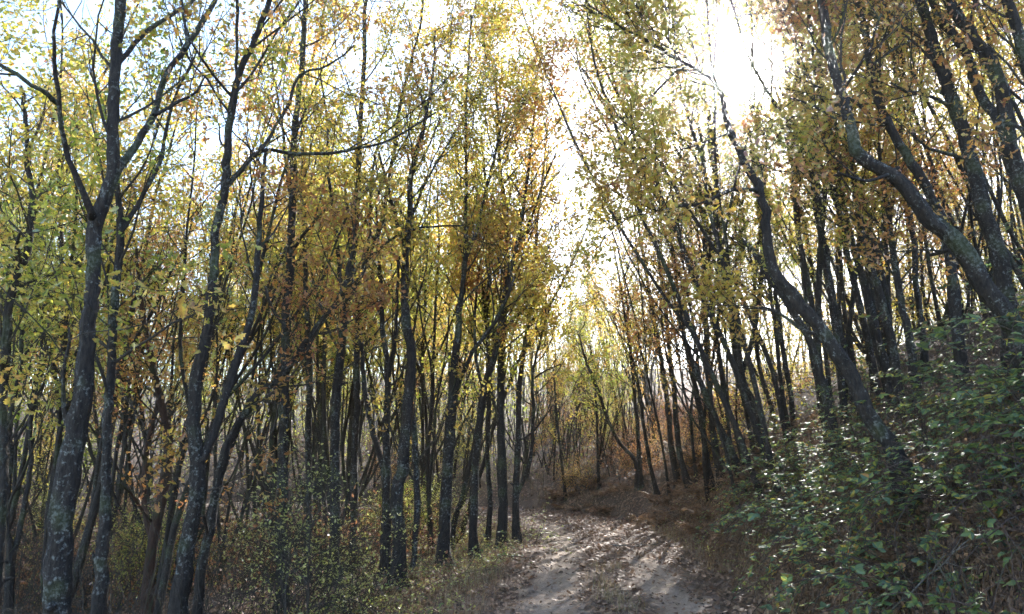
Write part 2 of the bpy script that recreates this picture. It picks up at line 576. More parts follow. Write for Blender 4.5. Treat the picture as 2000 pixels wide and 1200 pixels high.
# the track: a strip with its own wheel ruts
mb = MB()
sel = (CLT < TURN + 45)
pc = CL[sel]
pc = catmull(np.hstack([pc, np.zeros((len(pc), 1))]), .25)[:, :2]
tg = nrm(np.gradient(pc, axis=0))
nl = np.stack([tg[:, 1], -tg[:, 0]], 1)
ac = np.linspace(-1.75, 1.75, 29)
wv = .12 * np.sin(np.arange(len(pc)) * .21)[:, None] * np.sign(ac)[None] * (np.abs(ac) > 1.6)[None]
PX = pc[:, None, 0] + nl[:, None, 0] * (ac[None] + wv)
PY = pc[:, None, 1] + nl[:, None, 1] * (ac[None] + wv)
PZ = height(PX, PY) + .012 * rng.normal(0, 1, PX.shape) * .5 + .004 - .06 * (np.abs(ac)[None] > 1.7)
i = (np.arange(len(pc) - 1)[:, None] * 29 + np.arange(28)[None]).ravel()
mb.add(np.stack([PX, PY, PZ], -1).reshape(-1, 3), np.stack([i, i + 1, i + 30, i + 29], 1))
me = mb.mesh('path', M_PATH, smooth=True)
aa = me.attributes.new('across', 'FLOAT', 'POINT')
aa.data.foreach_set('value', np.repeat(ac[None], len(pc), 0).ravel().astype(np.float32))
tag(link('path', me), kind='structure')


# ------------------------------------------------------------------ traced oaks
def parse(s):
    return [tuple(float(c) for c in q.split(',')) for q in s.split()]


def traced(label, group, Y, trunk, limbs=(), nb=20, blen=2.4, t0=.45, leaf='gold', per=7, size=.11, ext=3.0, bark=None, lean=0.0, fine=None, bare=.1,
           sub=5, tw=3, spread=.8, singles=0, category='tree', name='oak_tree', extdir=None, thin=None):
    pts = parse(trunk)
    if Y is None:
        Y = ground_hit(pts[0][0], pts[0][1]) + .1
    bark = bark or M_BARK
    py0 = pts[0][1]

    def lift(seq, ya, yb):
        n = len(seq)
        out = []
        for k, (x, y, w) in enumerate(seq):
            yy = ya + (yb - ya) * k / max(n - 1, 1)
            p = at(x, y, yy)
            out.append((*p, w * px_size(yy) * .41))
        return np.array(out)
    T = lift(pts, Y, Y + lean)
    # down to the ground
    p0 = T[0]
    gz = hz(p0[0], p0[1])
    if p0[2] > gz - .1:
        d = nrm(T[0, :3] - T[1, :3]) * .6 + np.array([0, 0, -.8])
        d = d / -d[2]
        h = p0[2] - gz + .25
        q = np.array([*(p0[:3] + d * h), p0[3] * 1.25])
        T = np.vstack([q, T])
    base = np.array([T[0, 0], T[0, 1], hz(T[0, 0], T[0, 1])])
    # on past the top of the frame
    if pts[-1][1] < 30 and ext > 0:
        d = nrm(T[-1, :3] - T[-2, :3]) + np.array([0, 0, .5])
        if extdir is not None:
            d = d + np.array(extdir)
        e = wander(T[-1, :3], d, ext, 5, .12, .1)
        rr = np.linspace(T[-1, 3], .012, 6)
        T = np.vstack([T, np.hstack([e[1:], rr[1:, None]])])
    else:
        T[-1, 3] = min(T[-1, 3], .02) if pts[-1][1] > 0 else T[-1, 3]
    C = catmull(T, .09 if Y < 10 else .14)
    C[:, 3] = np.maximum(C[:, 3], .006)
    C[:, :2] += (rng.normal(0, .006, (len(C), 2)))
    rt = C[:, 3].copy()
    hgt = C[:, 2] - base[2]
    rt *= 1 + .8 * np.exp(-np.maximum(hgt, 0) / .2)
    rt *= 1 + .05 * np.sin(np.arange(len(rt)) * .9 + rng.random() * 6) * rng.random(len(rt))
    root = empty(name, base, label, category, group)
    m = MB(); m.tube(C[:, :3], rt, 30 if Y < 10 else 18, .07, ridge=.05 if Y < 10 else .04)
    for _ in range(5):
        # broken stubs and knots
        q, Tn, fi, _l = sample(C[:, :3], rng.uniform(.12, .75))
        r_ = np.interp(fi, np.arange(len(rt)), rt)
        a_ = rng.random() * 6.28
        dd = np.array([math.cos(a_), math.sin(a_), rng.uniform(.1, .8)])
        ln_ = r_ * rng.uniform(1.2, 2.4)
        m.tube(np.array([q, q + nrm(dd) * ln_ * .6, q + nrm(dd + rng.normal(0, .15, 3)) * ln_]), np.array([r_ * .55, r_ * .34, r_ * .2]), 7, .1)
    link('trunk', m.mesh('trunk', bark, True, base), root)
    stems = [(C[:, :3], C[:, 3])]
    for dy, s in limbs:
        seq = parse(s)
        # start depth = depth of the trunk near the limb's foot
        k = int(np.argmin([abs(a[0] - seq[0][0]) + abs(a[1] - seq[0][1]) for a in pts]))
        y0 = Y + lean * k / max(len(pts) - 1, 1)
        Lm = lift(seq, y0, y0 + dy)
        if seq[-1][1] < 30:
            e = wander(Lm[-1, :3], Lm[-1, :3] - Lm[-2, :3] + np.array([0, 0, .15]), ext * .8, 4, .15, .1)
            Lm = np.vstack([Lm, np.hstack([e[1:], np.linspace(Lm[-1, 3], .008, 5)[1:, None]])])
        Lc = catmull(Lm, .14)
        Lc[:, 3] = np.maximum(Lc[:, 3], .006)
        Lc[:, :3] += rng.normal(0, .006, (len(Lc), 3))
        m = MB(); m.tube(Lc[:, :3], Lc[:, 3], 9, .05)
        link('limb', m.mesh('limb', bark, True, base), root)
        stems.append((Lc[:, :3], Lc[:, 3]))
    tm, anc = grow(stems, nb, blen, t0, sub, tw, spread, bare=bare)
    tag(link('branches', tm.mesh('branches', M_TWIG, True, base), root), kind='stuff')
    tpl = (OAK_MID if Y < 14 else OAK_FAR)
    thin = thin or (.36 if group == GC else .52 if Y < 10 else .66)
    anc = anc[rng.random(len(anc)) < thin * .8]
    pos, nor, dr, sz = crown_leaves(anc, max(3, int(round(per * 1.7))), size * (.68 if Y < 10 else .63), tpl, .075, keep=lambda p: ~in_sun_gap(p) & ~over_track(p))
    mine = None
    if singles and len(pos):
        px, py, dz = project(pos)
        ok = np.where((px > 10) & (px < 1990) & (py > 10) & (py < 1190))[0]
        ok = ok[np.argsort(dz[ok] / sz[ok])][:singles]
        mine = ok
    mask = np.ones(len(pos), bool)
    if mine is not None:
        mask[mine] = False
    m = MB(); leaves(m, pos[mask], nor[mask], dr[mask], sz[mask], tpl)
    cr = link('crown', m.mesh('crown', M_LEAF[leaf], False, base), root)
    if mine is not None:
        me = single_leaf(leaf)
        for k in mine:
            place_leaf(me, cr, pos[k] - base, nor[k], dr[k], sz[k] * 1.15)
    return root


_single = {}


def single_leaf(kind):
    if kind not in _single:
        m = MB()
        leaves(m, np.zeros((1, 3)), np.array([[0, 0, 1.]]), np.array([[0, 1., 0]]), np.ones(1), OAK_FINE)
        _single[kind] = m.mesh('leaf', M_LEAF[kind])
    return _single[kind]


def place_leaf(me, parent, p, nor, dr, s):
    nor = nrm(nor); y = nrm(dr - nor * (dr @ nor)); x = np.cross(y, nor)
    o = link('leaf', me, parent)
    o.matrix_local = Matrix(((x[0] * s, y[0] * s, nor[0] * s, p[0]), (x[1] * s, y[1] * s, nor[1] * s, p[1]), (x[2] * s, y[2] * s, nor[2] * s, p[2]), (0, 0, 0, 1)))
    return o


GL = 'oaks standing below the track on its left side'
GR = 'oaks leaning from the bank over the track'
GC = 'slim oaks beside the bend of the track'

traced('thick lichen-spotted oak whose trunk forks into three heavy dark limbs', GL, 6.5,
       '112,1200,52 120,1025,50 137,900,48 152,820,45 165,750,40 172,650,34 178,600,31 185,450,32 205,390,32 220,345,30 222,300,28 222,250,27 220,200,26 225,125,26 230,65,26 236,0,25',
       [(-1.0, '180,425,22 178,412,18 147,340,14 125,280,13 117,215,12 108,150,11 106,90,9 110,25,8'),
        (-.6, '116,205,12 95,185,12 60,165,11 5,130,10 -60,90,8'),
        (1.0, '220,350,20 250,305,18 280,260,17 300,225,16 320,155,15 355,105,14 395,45,13 420,0,12'),
        (.4, '300,225,10 330,210,9 350,200,8 385,178,6 400,150,4'), (.3, '362,95,8 365,75,8 358,30,7 352,0,7'),
        (.8, '232,125,13 265,85,12 300,50,11 350,20,10 380,0,9'), (-.3, '130,830,14 122,760,9 128,700,7 135,640,5')],
       nb=30, blen=2.0, t0=.5, leaf='gold', per=6, singles=36)
traced('slim straight oak close behind the forked lichen-spotted trunk', GL, 7.6,
       '193,1195,31 200,1100,27 203,1025,25 206,950,21 210,850,20 213,775,20 218,700,19 221,625,19 228,550,18 235,460,17 229,370,12 226,300,9 215,240,7',
       [(.8, '237,450,14 255,425,12 285,370,11 310,320,10 320,280,9 330,225,8 345,180,6 370,135,5 385,100,4')],
       nb=20, blen=1.8, t0=.45, leaf='olive', per=6, singles=20)
traced('dark oak running up the outermost left margin, bending right', GL, 8.0,
       '4,1000,22 6,800,20 10,700,19 17,600,18 40,525,17 58,465,16 65,390,14 57,345,12 52,300,11 52,240,10 40,170,8',
       [(-.5, '42,520,9 35,480,8 40,455,6'), (.5, '62,400,6 80,380,6 105,365,5')], nb=18, blen=1.9, t0=.4, leaf='gold', bark=M_BARK_DARK, singles=14)
traced('low-forked dark oak with two thin wavy stems near the lower left corner', GL, 9.0,
       '18,1190,20 18,1150,18 22,1085,18 14,1020,13 18,900,12 20,810,11 35,750,10 42,675,9 45,600,8 38,500,7',
       [(.6, '24,1085,14 40,1025,12 55,950,11 60,900,10 60,825,9 65,765,8 78,700,7 83,625,6 90,540,5')], nb=18, blen=1.9, t0=.35, leaf='olive', bark=M_BARK_DARK)
traced('thin pole-like oak rising just left of the forked lichen-spotted trunk', GL, 10.5,
       '108,1150,13 112,1000,12 118,830,11 122,700,11 118,600,10 120,500,9 117,420,8 115,320,7 110,240,5', (), nb=16, blen=1.8, t0=.4, leaf='gold')
traced('reddish dark trunk bowed to the right with twiggy tangled crown', GL, 11.0,
       '290,1190,27 292,1100,24 300,1040,23 315,980,22 325,920,20 330,870,19 320,810,17 305,750,15 295,700,13 282,625,11 270,540,8 265,470,6',
       [(.6, '296,1050,12 283,1000,12 283,900,12 300,820,11 310,780,10 300,720,7'), (-1.0, '296,1020,8 280,1000,7 255,965,6 235,945,4')],
       nb=26, blen=2.2, t0=.35, leaf='rust', bark=M_BARK_RED, per=4, bare=.4, spread=1.0)
traced('stout spotted oak with a long level limb reaching right across its neighbours', GL, 8.0,
       '348,1195,38 362,1100,34 372,1025,32 385,950,30 383,880,29 378,825,28 385,735,25 400,675,24 410,600,22 415,545,21 420,465,20 435,390,20 442,320,18 448,250,17 460,175,16 472,135,15 492,90,14 510,45,13 528,0,12',
       [(1.2, '446,360,13 470,335,12 495,305,12 520,293,9 550,297,9 610,302,8 675,295,7 740,280,6 780,265,6 850,220,4'),
        (.8, '508,295,10 530,262,9 550,230,8 565,200,8 585,147,7 650,125,5 690,90,4'), (-.6, '454,190,7 420,150,7 390,110,6 365,60,5'),
        (.2, '462,150,8 463,80,8 463,0,8'), (.9, '392,905,21 415,850,20 440,775,19 460,715,18 480,650,17 494,600,16 505,480,14 512,370,11 520,290,8')],
       nb=30, blen=2.0, t0=.45, leaf='rust', per=5, singles=36)
traced('spotted oak whose stem swings out right in a low arching limb', GL, 9.3,
       '386,1195,22 395,1100,21 410,1040,20 425,945,20 445,870,19 470,820,18 500,773,17 540,745,16 565,715,15 600,665,15 630,625,14 655,595,13 675,550,12 690,480,9',
       [(-.8, '405,1050,9 398,1000,8 392,950,6')], nb=20, blen=2.0, t0=.5, leaf='rust', per=6, singles=16)
traced('straight grey oak rising from the pale-leaved bush', GL, 10.8,
       '550,1195,26 552,1125,25 550,1025,25 552,925,24 555,825,23 557,725,22 560,600,21 565,575,20 567,500,19 570,425,18 573,350,17 575,250,16 585,175,14 592,100,13 597,0,12',
       [(.5, '560,640,8 530,600,8 518,560,7'), (-.8, '568,490,8 600,450,8 638,405,6'), (.6, '572,420,7 560,330,7 552,250,6 535,150,5 520,60,4')],
       nb=24, blen=2.2, t0=.45, leaf='gold', per=6, singles=14)
traced('thin upright oak directly right of the straight grey oak', GL, 14,
       '603,990,15 602,915,14 602,825,14 605,725,13 598,600,12 597,575,11 595,450,10 592,325,9 592,200,8 615,100,7 635,0,6', (), nb=20, blen=2.1, t0=.45, leaf='gold')
traced('oak that splits at head height into a fan of whip-like upright stems', GL, 12,
       '654,1100,24 655,910,22 655,825,22 660,740,21 667,675,20 673,600,19 682,550,17 692,475,16 700,350,15 702,280,13 705,215,12 712,125,11 712,50,10 715,0,9',
       [(.8, '682,575,13 700,550,12 715,515,11 740,450,11 760,350,9 772,275,9 785,190,8 800,130,7 820,55,6 825,0,6'),
        (-.7, '676,585,10 665,550,10 655,440,9 640,325,8 640,240,6 625,150,5'), (-1.2, '715,515,7 760,470,7 825,445,6 905,440,4'),
        (.9, '700,555,8 720,475,8 725,375,7 735,300,6 755,230,5 770,150,4'), (-.5, '690,480,6 730,400,6 760,330,5 800,260,4'),
        (.4, '740,450,6 790,370,6 830,300,5 860,230,4'), (-.6, '668,700,6 640,640,6 620,580,5 605,520,4')],
       nb=30, blen=2.0, t0=.45, leaf='gold', per=6)
traced('slender oak beside the fan-stemmed tree, shaded side to the track', GL, 15,
       '690,1060,17 692,920,16 692,875,16 697,800,15 697,700,14 697,625,13 688,540,11 680,430,9 672,330,7', (), nb=18, blen=2.2, t0=.5, leaf='olive')
traced('brown double-stemmed oak parting at waist height in front of the dark hollow', GL, 12.3,
       '750,1150,24 752,1125,22 755,1050,21 755,950,19 755,850,15 757,750,14 755,700,13 747,650,12 745,600,11 740,500,9 735,400,7',
       [(.7, '754,955,15 745,900,14 730,850,13 715,775,12 707,700,11 700,615,10 690,520,8'), (-.5, '757,745,10 765,700,10 770,675,9 775,600,8 780,500,6')],
       nb=22, blen=2.2, t0=.45, leaf='gold')
traced('crooked spotted oak with a kinked foot at the edge of the green verge', GL, 11.5,
       '778,1150,32 777,1135,30 780,1050,28 775,980,28 785,920,26 792,850,25 797,800,24 800,750,23 805,690,22 797,650,21 790,600,19 790,575,17 792,500,16 800,425,14 802,350,13 815,290,11 830,240,9 845,150,7 850,60,5',
       [(.6, '806,1110,12 815,1000,15 812,900,14 806,800,12'), (-.5, '791,490,10 770,415,9 760,375,8 740,300,6'), (.8, '798,440,7 830,360,6 870,290,5 900,240,4')],
       nb=26, blen=2.2, t0=.45, leaf='gold', per=6)
traced('lichen-patched oak with a side limb sweeping right, rooted in the green verge', GL, 13,
       '870,1120,30 868,1080,27 867,1050,26 872,950,25 877,875,24 882,800,21 887,725,18 895,650,16 897,600,14 902,575,13 910,485,12 910,450,9 910,375,8 910,300,7 910,225,6 915,120,5 920,30,4',
       [(-.8, '885,795,11 900,740,10 925,685,10 960,640,9 985,595,8 1005,540,6'), (.6, '911,480,9 930,460,9 940,410,8 952,360,8 970,290,6 985,210,5')],
       nb=34, blen=2.4, t0=.42, leaf='gold', per=8, thin=.9)
traced('oak leaning right as it climbs, second from the last before the track', GL, 14.4,
       '925,1100,20 925,1000,18 930,890,17 942,775,16 960,715,15 975,650,14 985,580,12 1000,520,11 1010,475,10 1025,390,9 1035,300,7 1040,250,6 1050,170,4',
       [(.8, '945,770,8 930,700,7 928,600,6 940,500,5'), (-.8, '1010,480,6 1040,420,6 1060,360,5 1085,300,4')], nb=40, blen=2.4, t0=.38, leaf='rust', per=8, thin=.9)
traced('dark upright oak in the cluster where the track starts to bend', GL, 15,
       '980,1085,23 982,1000,21 980,900,20 977,800,18 980,675,16 985,600,14 990,500,12 985,400,10 975,300,8 970,200,6 960,110,5',
       [(.6, '978,840,8 960,760,8 950,650,7 940,540,5')], nb=40, blen=2.6, t0=.4, leaf='gold', per=8, bark=M_BARK_DARK, thin=.9)
traced('thin wavy oak tucked between two darker trunks of the roadside cluster', GL, 15.6,
       '952,1075,13 957,990,12 952,875,11 955,775,11 952,600,10 958,480,8 950,370,7 940,260,5', (), nb=22, blen=2.3, t0=.4, leaf='gold')
traced('slim forked oak at the very inside of the bend, low twigs over the track', GL, 15.6,
       '1010,1068,17 1007,975,15 1012,875,14 1015,750,12 1030,640,10 1042,540,8 1050,430,7 1062,330,5 1070,240,4',
       [(-1.2, '1011,965,10 1035,900,9 1042,800,8 1040,735,7 1060,650,5 1080,580,4'), (-.6, '1014,860,5 1045,840,4 1080,790,3'), (-.6, '1040,740,5 1065,725,4 1095,712,3')],
       nb=36, blen=2.2, t0=.42, leaf='gold', per=7, thin=.9)
traced('tilted thin oak stem slanting right between two upright trunks', GL, 16,
       '885,1030,12 900,980,11 915,920,10 935,840,9 950,770,8 960,690,7 972,600,5', (), nb=14, blen=1.8, t0=.4, leaf='olive')
# slim trees round the bend
traced('thin leaning sapling oak above the dark cut bank at the bend', GC, None, '1105,978,7 1100,925,6 1090,840,5 1085,780,4 1080,720,3', (), nb=14, blen=1.6, t0=.35, leaf='gold', ext=0)
traced('short thin oak standing in the sunlit patch of leaf litter', GC, None, '1170,957,7 1168,900,6 1165,800,5 1160,720,4 1150,660,3', (), nb=18, blen=2.0, t0=.4, leaf='olive', ext=0)
traced('crooked oak stem bent over left towards the sky gap', GC, None, '1247,955,10 1240,900,9 1210,865,8 1185,815,8 1170,765,7 1155,735,6 1140,690,5 1130,650,4', (), nb=20, blen=2.0, t0=.4, leaf='olive', ext=0)
traced('straight thin oak rising beside the bent-over stem', GC, None, '1252,958,10 1246,850,9 1240,775,8 1232,690,7 1225,600,6 1215,520,5', (), nb=22, blen=2.2, t0=.4, leaf='gold', ext=0)
traced('thin oak curving left, foot in the brown bracken', GC, None, '1287,978,9 1270,910,9 1260,850,8 1250,775,8 1240,725,7 1225,650,6 1212,560,5 1200,490,4', (), nb=22, blen=2.2, t0=.4, leaf='rust', ext=0)
traced('dark leaning oak, first of the close pair over the brown bracken', GC, None, '1327,955,14 1312,880,13 1305,800,12 1295,725,11 1280,640,9 1265,550,8 1250,460,6 1240,400,4', (), nb=24, blen=2.4, t0=.42, leaf='rust', ext=0)
traced('dark leaning oak, second of the close pair over the brown bracken', GC, None, '1347,958,14 1330,900,13 1320,825,12 1318,775,12 1308,690,10 1300,600,9 1285,500,7 1275,420,5', (), nb=24, blen=2.4, t0=.42, leaf='gold', ext=0)
traced('oak with orange lower leaves between the close pair and the bramble bank', GC, None, '1392,962,14 1380,900,13 1370,825,13 1360,765,12 1345,700,11 1330,620,9 1318,520,8 1305,430,6', (), nb=26, blen=2.2, t0=.3, leaf='rust', ext=0, singles=8)
traced('upright dark oak at the near end of the bracken bank', GC, None, '1412,950,16 1400,890,15 1390,825,14 1385,750,13 1380,660,12 1375,560,11 1378,450,10 1380,360,9 1370,280,7 1360,200,5',
       [(-.6, '1378,400,8 1370,380,8 1350,350,7 1320,290,6 1310,235,5 1305,200,4')], nb=28, blen=2.4, t0=.42, leaf='gold', ext=0)
traced('pale lichened trunk slanting left behind the bramble edge', GC, 15, '1455,955,20 1425,875,18 1400,825,16 1375,765,14 1350,700,11 1330,640,8 1315,570,6', (), nb=18, blen=1.9, t0=.45, leaf='rust', ext=0)
# the bank
traced('S-curved oak growing out of the brambles and arching over the track below the sun', GR, 8.0,
       '1748,885,38 1715,840,36 1685,785,34 1665,735,33 1625,675,31 1585,620,29 1565,600,28 1545,570,27 1520,545,26 1506,510,25 1500,475,24 1495,415,22 1480,360,20 1460,330,19 1440,285,17 1425,260,16 1415,220,14 1410,185,12 1395,160,10 1370,140,9 1320,115,8 1280,90,7 1235,65,6 1200,45,5 1150,10,4',
       [(-.8, '1478,368,11 1465,370,10 1430,370,10 1400,385,9 1360,400,8 1320,405,7 1280,410,5 1240,390,4'), (-.5, '1425,262,6 1415,263,5 1380,275,5 1340,290,4 1300,300,4 1260,315,3'),
        (.3, '1345,128,6 1320,140,6 1280,180,6 1255,220,5 1235,260,5 1210,290,4 1195,320,3'), (1.2, '1625,672,10 1595,655,10 1560,640,9 1520,610,7 1480,600,5'), (.5, '1500,480,5 1490,380,5 1488,340,4 1480,310,4')],
       nb=60, blen=1.4, t0=.74, leaf='gold', per=6, singles=30, lean=.3, bare=.1, thin=.7, ext=0)
traced('lichened oak at the top corner of the bramble edge, stem kinked left', GR, 17,
       '1482,840,27 1480,820,26 1465,785,25 1445,735,23 1440,690,22 1435,640,21 1430,595,20 1420,550,19 1410,500,18 1400,425,16 1398,350,14 1390,300,12 1385,240,10 1375,150,8 1370,60,6',
       [(-.6, '1450,728,12 1470,665,12 1480,600,11 1488,520,9 1485,440,7'), (.6, '1400,400,7 1370,330,6 1340,280,5 1300,250,4')], nb=30, blen=2.4, t0=.42, leaf='gold', per=7)
traced('broken-topped pale stub leaning left behind the S-curved oak', GR, 12, '1590,690,18 1560,630,17 1530,580,16 1500,540,15 1470,490,14 1450,470,12', (), nb=4, blen=.8, t0=.6, leaf='rust', ext=0, per=3, bare=.6)
traced('massive elbowed oak leaning left from the upper bank', GR, 7.4,
       '1990,660,46 1975,635,46 1935,575,45 1900,520,44 1870,475,42 1810,425,36 1770,370,34 1740,340,32 1700,320,30 1670,290,28 1660,240,26 1640,175,24 1620,100,22 1610,40,20 1605,0,19',
       [(-.6, '1738,338,9 1710,350,8 1680,352,7 1640,340,5'), (.7, '1662,245,8 1630,230,7 1590,210,6 1545,190,4'), (-.5, '1645,180,8 1670,140,8 1700,90,7 1720,30,6'), (.8, '1890,508,12 1855,490,11 1815,500,9')],
       nb=26, blen=1.8, t0=.5, leaf='rust', per=5, singles=24)
traced('slender dark oak slanting behind the massive elbowed trunk', GR, 10,
       '1865,600,26 1855,500,25 1845,440,24 1820,390,23 1800,350,22 1780,320,21 1755,280,20 1735,245,19 1720,210,18 1705,160,17 1695,100,16 1685,40,15 1675,0,14',
       [(-.8, '1735,245,9 1700,225,9 1665,195,8 1620,175,6 1580,165,4'), (.6, '1700,130,7 1740,100,6 1780,80,5')], nb=26, blen=2.2, t0=.42, leaf='gold', per=6, singles=10)
traced('tall dark oak leaning left, third trunk in from the right margin', GR, 9.0,
       '1965,580,38 1955,520,36 1940,465,35 1920,410,34 1900,325,32 1885,260,31 1870,220,30 1850,165,28 1830,110,27 1815,60,26 1800,0,24',
       [(-.9, '1858,210,9 1830,195,9 1800,180,8 1770,180,7 1740,160,5'), (-.7, '1878,310,10 1850,300,9 1815,290,7 1780,260,5'), (.7, '1826,100,9 1790,70,8 1755,40,6 1725,5,5')],
       nb=28, blen=2.1, t0=.45, leaf='rust', per=6, singles=16)
traced('big dark double-stemmed oak leaning in at the right margin', GR, 8.4,
       '2030,500,42 2012,420,40 1995,360,37 1975,300,35 1965,240,34 1960,190,32 1945,145,30 1920,100,28 1890,60,26 1860,15,25 1850,0,24',
       [(.8, '1962,265,24 1945,225,24 1935,215,24 1910,175,23 1890,110,22 1860,65,21 1830,30,20 1820,0,19'), (-.8, '1965,240,11 1990,250,10 2030,270,9'), (.6, '1950,150,9 1975,180,8 2000,200,7')],
       nb=26, blen=2.0, t0=.5, leaf='rust', per=6, singles=16)
traced('dark trunk cutting the upper right corner amid rusty leaves', GR, 8.0, '2090,420,34 2040,250,30 2000,110,27 1980,40,25 1965,0,24', (), nb=22, blen=1.9, t0=.4, leaf='rust', per=7, singles=20)
traced('thin oak slanting steeply left, pointing at the sun from below', GR, 12,
       '1730,720,17 1700,600,16 1672,500,15 1650,445,14 1625,375,12 1600,320,11 1575,295,10 1550,260,9 1525,225,8 1505,190,6 1480,140,4',
       [(.6, '1600,322,7 1580,310,7 1550,290,6 1530,270,5 1505,235,4')], nb=26, blen=2.0, t0=.45, leaf='gold', per=6)
traced('tall slim oak whose arching top closes the canopy just above the sun', GR, 13.6,
       '1665,760,17 1630,600,16 1604,450,15 1590,300,13 1577,180,12 1560,80,11 1535,20,10 1500,-30,8 1450,-60,6 1400,-75,4',
       [(.8, '1572,140,8 1600,70,7 1610,0,6'), (-.6, '1545,35,6 1500,25,5 1455,30,4 1415,40,3')], nb=44, blen=2.0, t0=.62, leaf='rust', per=8, thin=.9, ext=0)
for lab, Yb, tr, lf in [
    ('grey oak pole leaning left just past the S-curved trunk', 13, '1640,720,15 1625,600,14 1605,480,13 1590,380,11 1578,280,9 1565,180,7 1555,80,5', 'gold'),
    ('leaning oak pole in the thicket, forked like a wishbone near its top', 14, '1700,690,16 1680,600,15 1660,520,14 1640,420,12 1625,320,10 1615,220,8 1600,120,6', 'rust'),
    ('dark pole oak nearest the foot of the slender slanting trunk', 11.5, '1745,690,20 1735,640,19 1722,590,18 1705,530,17 1690,470,15 1675,400,13 1665,320,11 1655,230,8', 'gold'),
    ('dark pole oak whose foot meets the topmost brambles', 11, '1775,660,18 1765,610,17 1755,560,16 1745,500,15 1738,430,13 1725,360,11 1715,280,8', 'rust'),
    ('stiff grey oak pole under the elbowed limb', 12.5, '1800,640,15 1790,560,14 1785,480,13 1775,400,12 1768,320,10 1755,220,8 1745,120,6', 'gold'),
    ('thin oak slightly left of the pale broken stub', 16, '1545,780,12 1530,690,11 1518,600,10 1510,520,9 1500,430,8 1492,350,6', 'olive'),
    ('thin oak crossing behind the lowest bend of the S-curved trunk', 15, '1600,770,12 1585,690,11 1575,600,10 1565,500,9 1560,400,8 1550,300,6', 'gold'),
]:
    traced(lab, GR, Yb, tr, (), nb=22, blen=2.1, t0=.45, leaf=lf, per=6, ext=0)

# ------------------------------------------------------------------ the trees standing farther back
def proto_tree(hgt, rad, leafn, kind, t0, nbr=26, basal=2):
    lean = rng.normal(0, .05, 2)
    p = wander((0, 0, -.2), (lean[0], lean[1], 1), hgt, 16, .055, .05)
    C = catmull(np.hstack([p, np.linspace(rad, .012, 17)[:, None]]), .35)
    tm = MB(); tm.tube(C[:, :3], C[:, 3] * (1 + .4 * np.exp(-np.maximum(C[:, 2], 0) / .2)), 8, .05)
    stems = [(C[:, :3], C[:, 3])]
    for _ in range(basal + int(rng.integers(1, 3))):
        s = rng.uniform(.25, .6) if _ >= basal else rng.uniform(.01, .08)
        q, T, fi, _l = sample(C[:, :3], s)
        r = np.interp(fi, np.arange(len(C)), C[:, 3]) * .75
        a = rng.random() * 6.28
        lp = wander(q, (math.cos(a) * .55, math.sin(a) * .55, 1), hgt * (1 - s) * .85, 10, .09, .12)
        Lc = catmull(np.hstack([lp, np.linspace(r, .008, 11)[:, None]]), .35)
        tm.tube(Lc[:, :3], Lc[:, 3], 7, .04)
        stems.append((Lc[:, :3], Lc[:, 3]))
    bm, anc = grow(stems, nbr, hgt * .2, t0, 4, 3, .85)
    for _ in range(16):
        q, T, _f, _l = sample(C[:, :3], rng.uniform(.06, .5))
        a = rng.random() * 6.28
        bp = wander(q, (math.cos(a), math.sin(a), rng.uniform(-.1, .8)), rng.uniform(.5, 1.5), 5, .16, .03)
        bm.tube(bp, np.linspace(.008, .003, 6), 3, cap=False)
        for _q in range(3):
            q2, T2, _f, _l = sample(bp, rng.uniform(.3, .9))
            bm.tube(wander(q2, T2 + rng.normal(0, .6, 3), rng.uniform(.2, .6), 3, .2, .02), [.004, .003, .002, .002], 3, cap=False)
    per = 11
    anc = anc[rng.random(len(anc)) < leafn / (per * len(anc))]
    pos, nor, dr, sz = crown_leaves(anc, per, .07, OAK_FAR, .10)
    lm = MB(); leaves(lm, pos, nor, dr, sz, OAK_FAR)
    return tm.mesh('trunk', M_BARK_DARK, True), bm.mesh('branches', M_TWIG, True), lm.mesh('crown', M_LEAF[kind])


PROTO = [proto_tree(rng.uniform(9.5, 12), rng.uniform(.038, .07), 5600, ['gold', 'olive', 'rust'][k % 3], [.5, .52, .46][k % 3], basal=[2, 1, 0][k // 3]) for k in range(9)]
TALL = [proto_tree(rng.uniform(12.5, 14), rng.uniform(.05, .065), 6500, ['olive', 'rust', 'gold'][k], .5, basal=0) for k in range(3)]
THIN = [proto_tree(rng.uniform(9.5, 12), rng.uniform(.032, .052), 1750, ['gold', 'olive', 'rust'][k % 3], .48, basal=k % 2) for k in range(6)]
YOUNG = [proto_tree(U0, .045, 2600, ['gold', 'olive', 'gold', 'rust'][k], .10, 34) for k, U0 in enumerate((6.5, 7.5, 5.5, 6.0))]


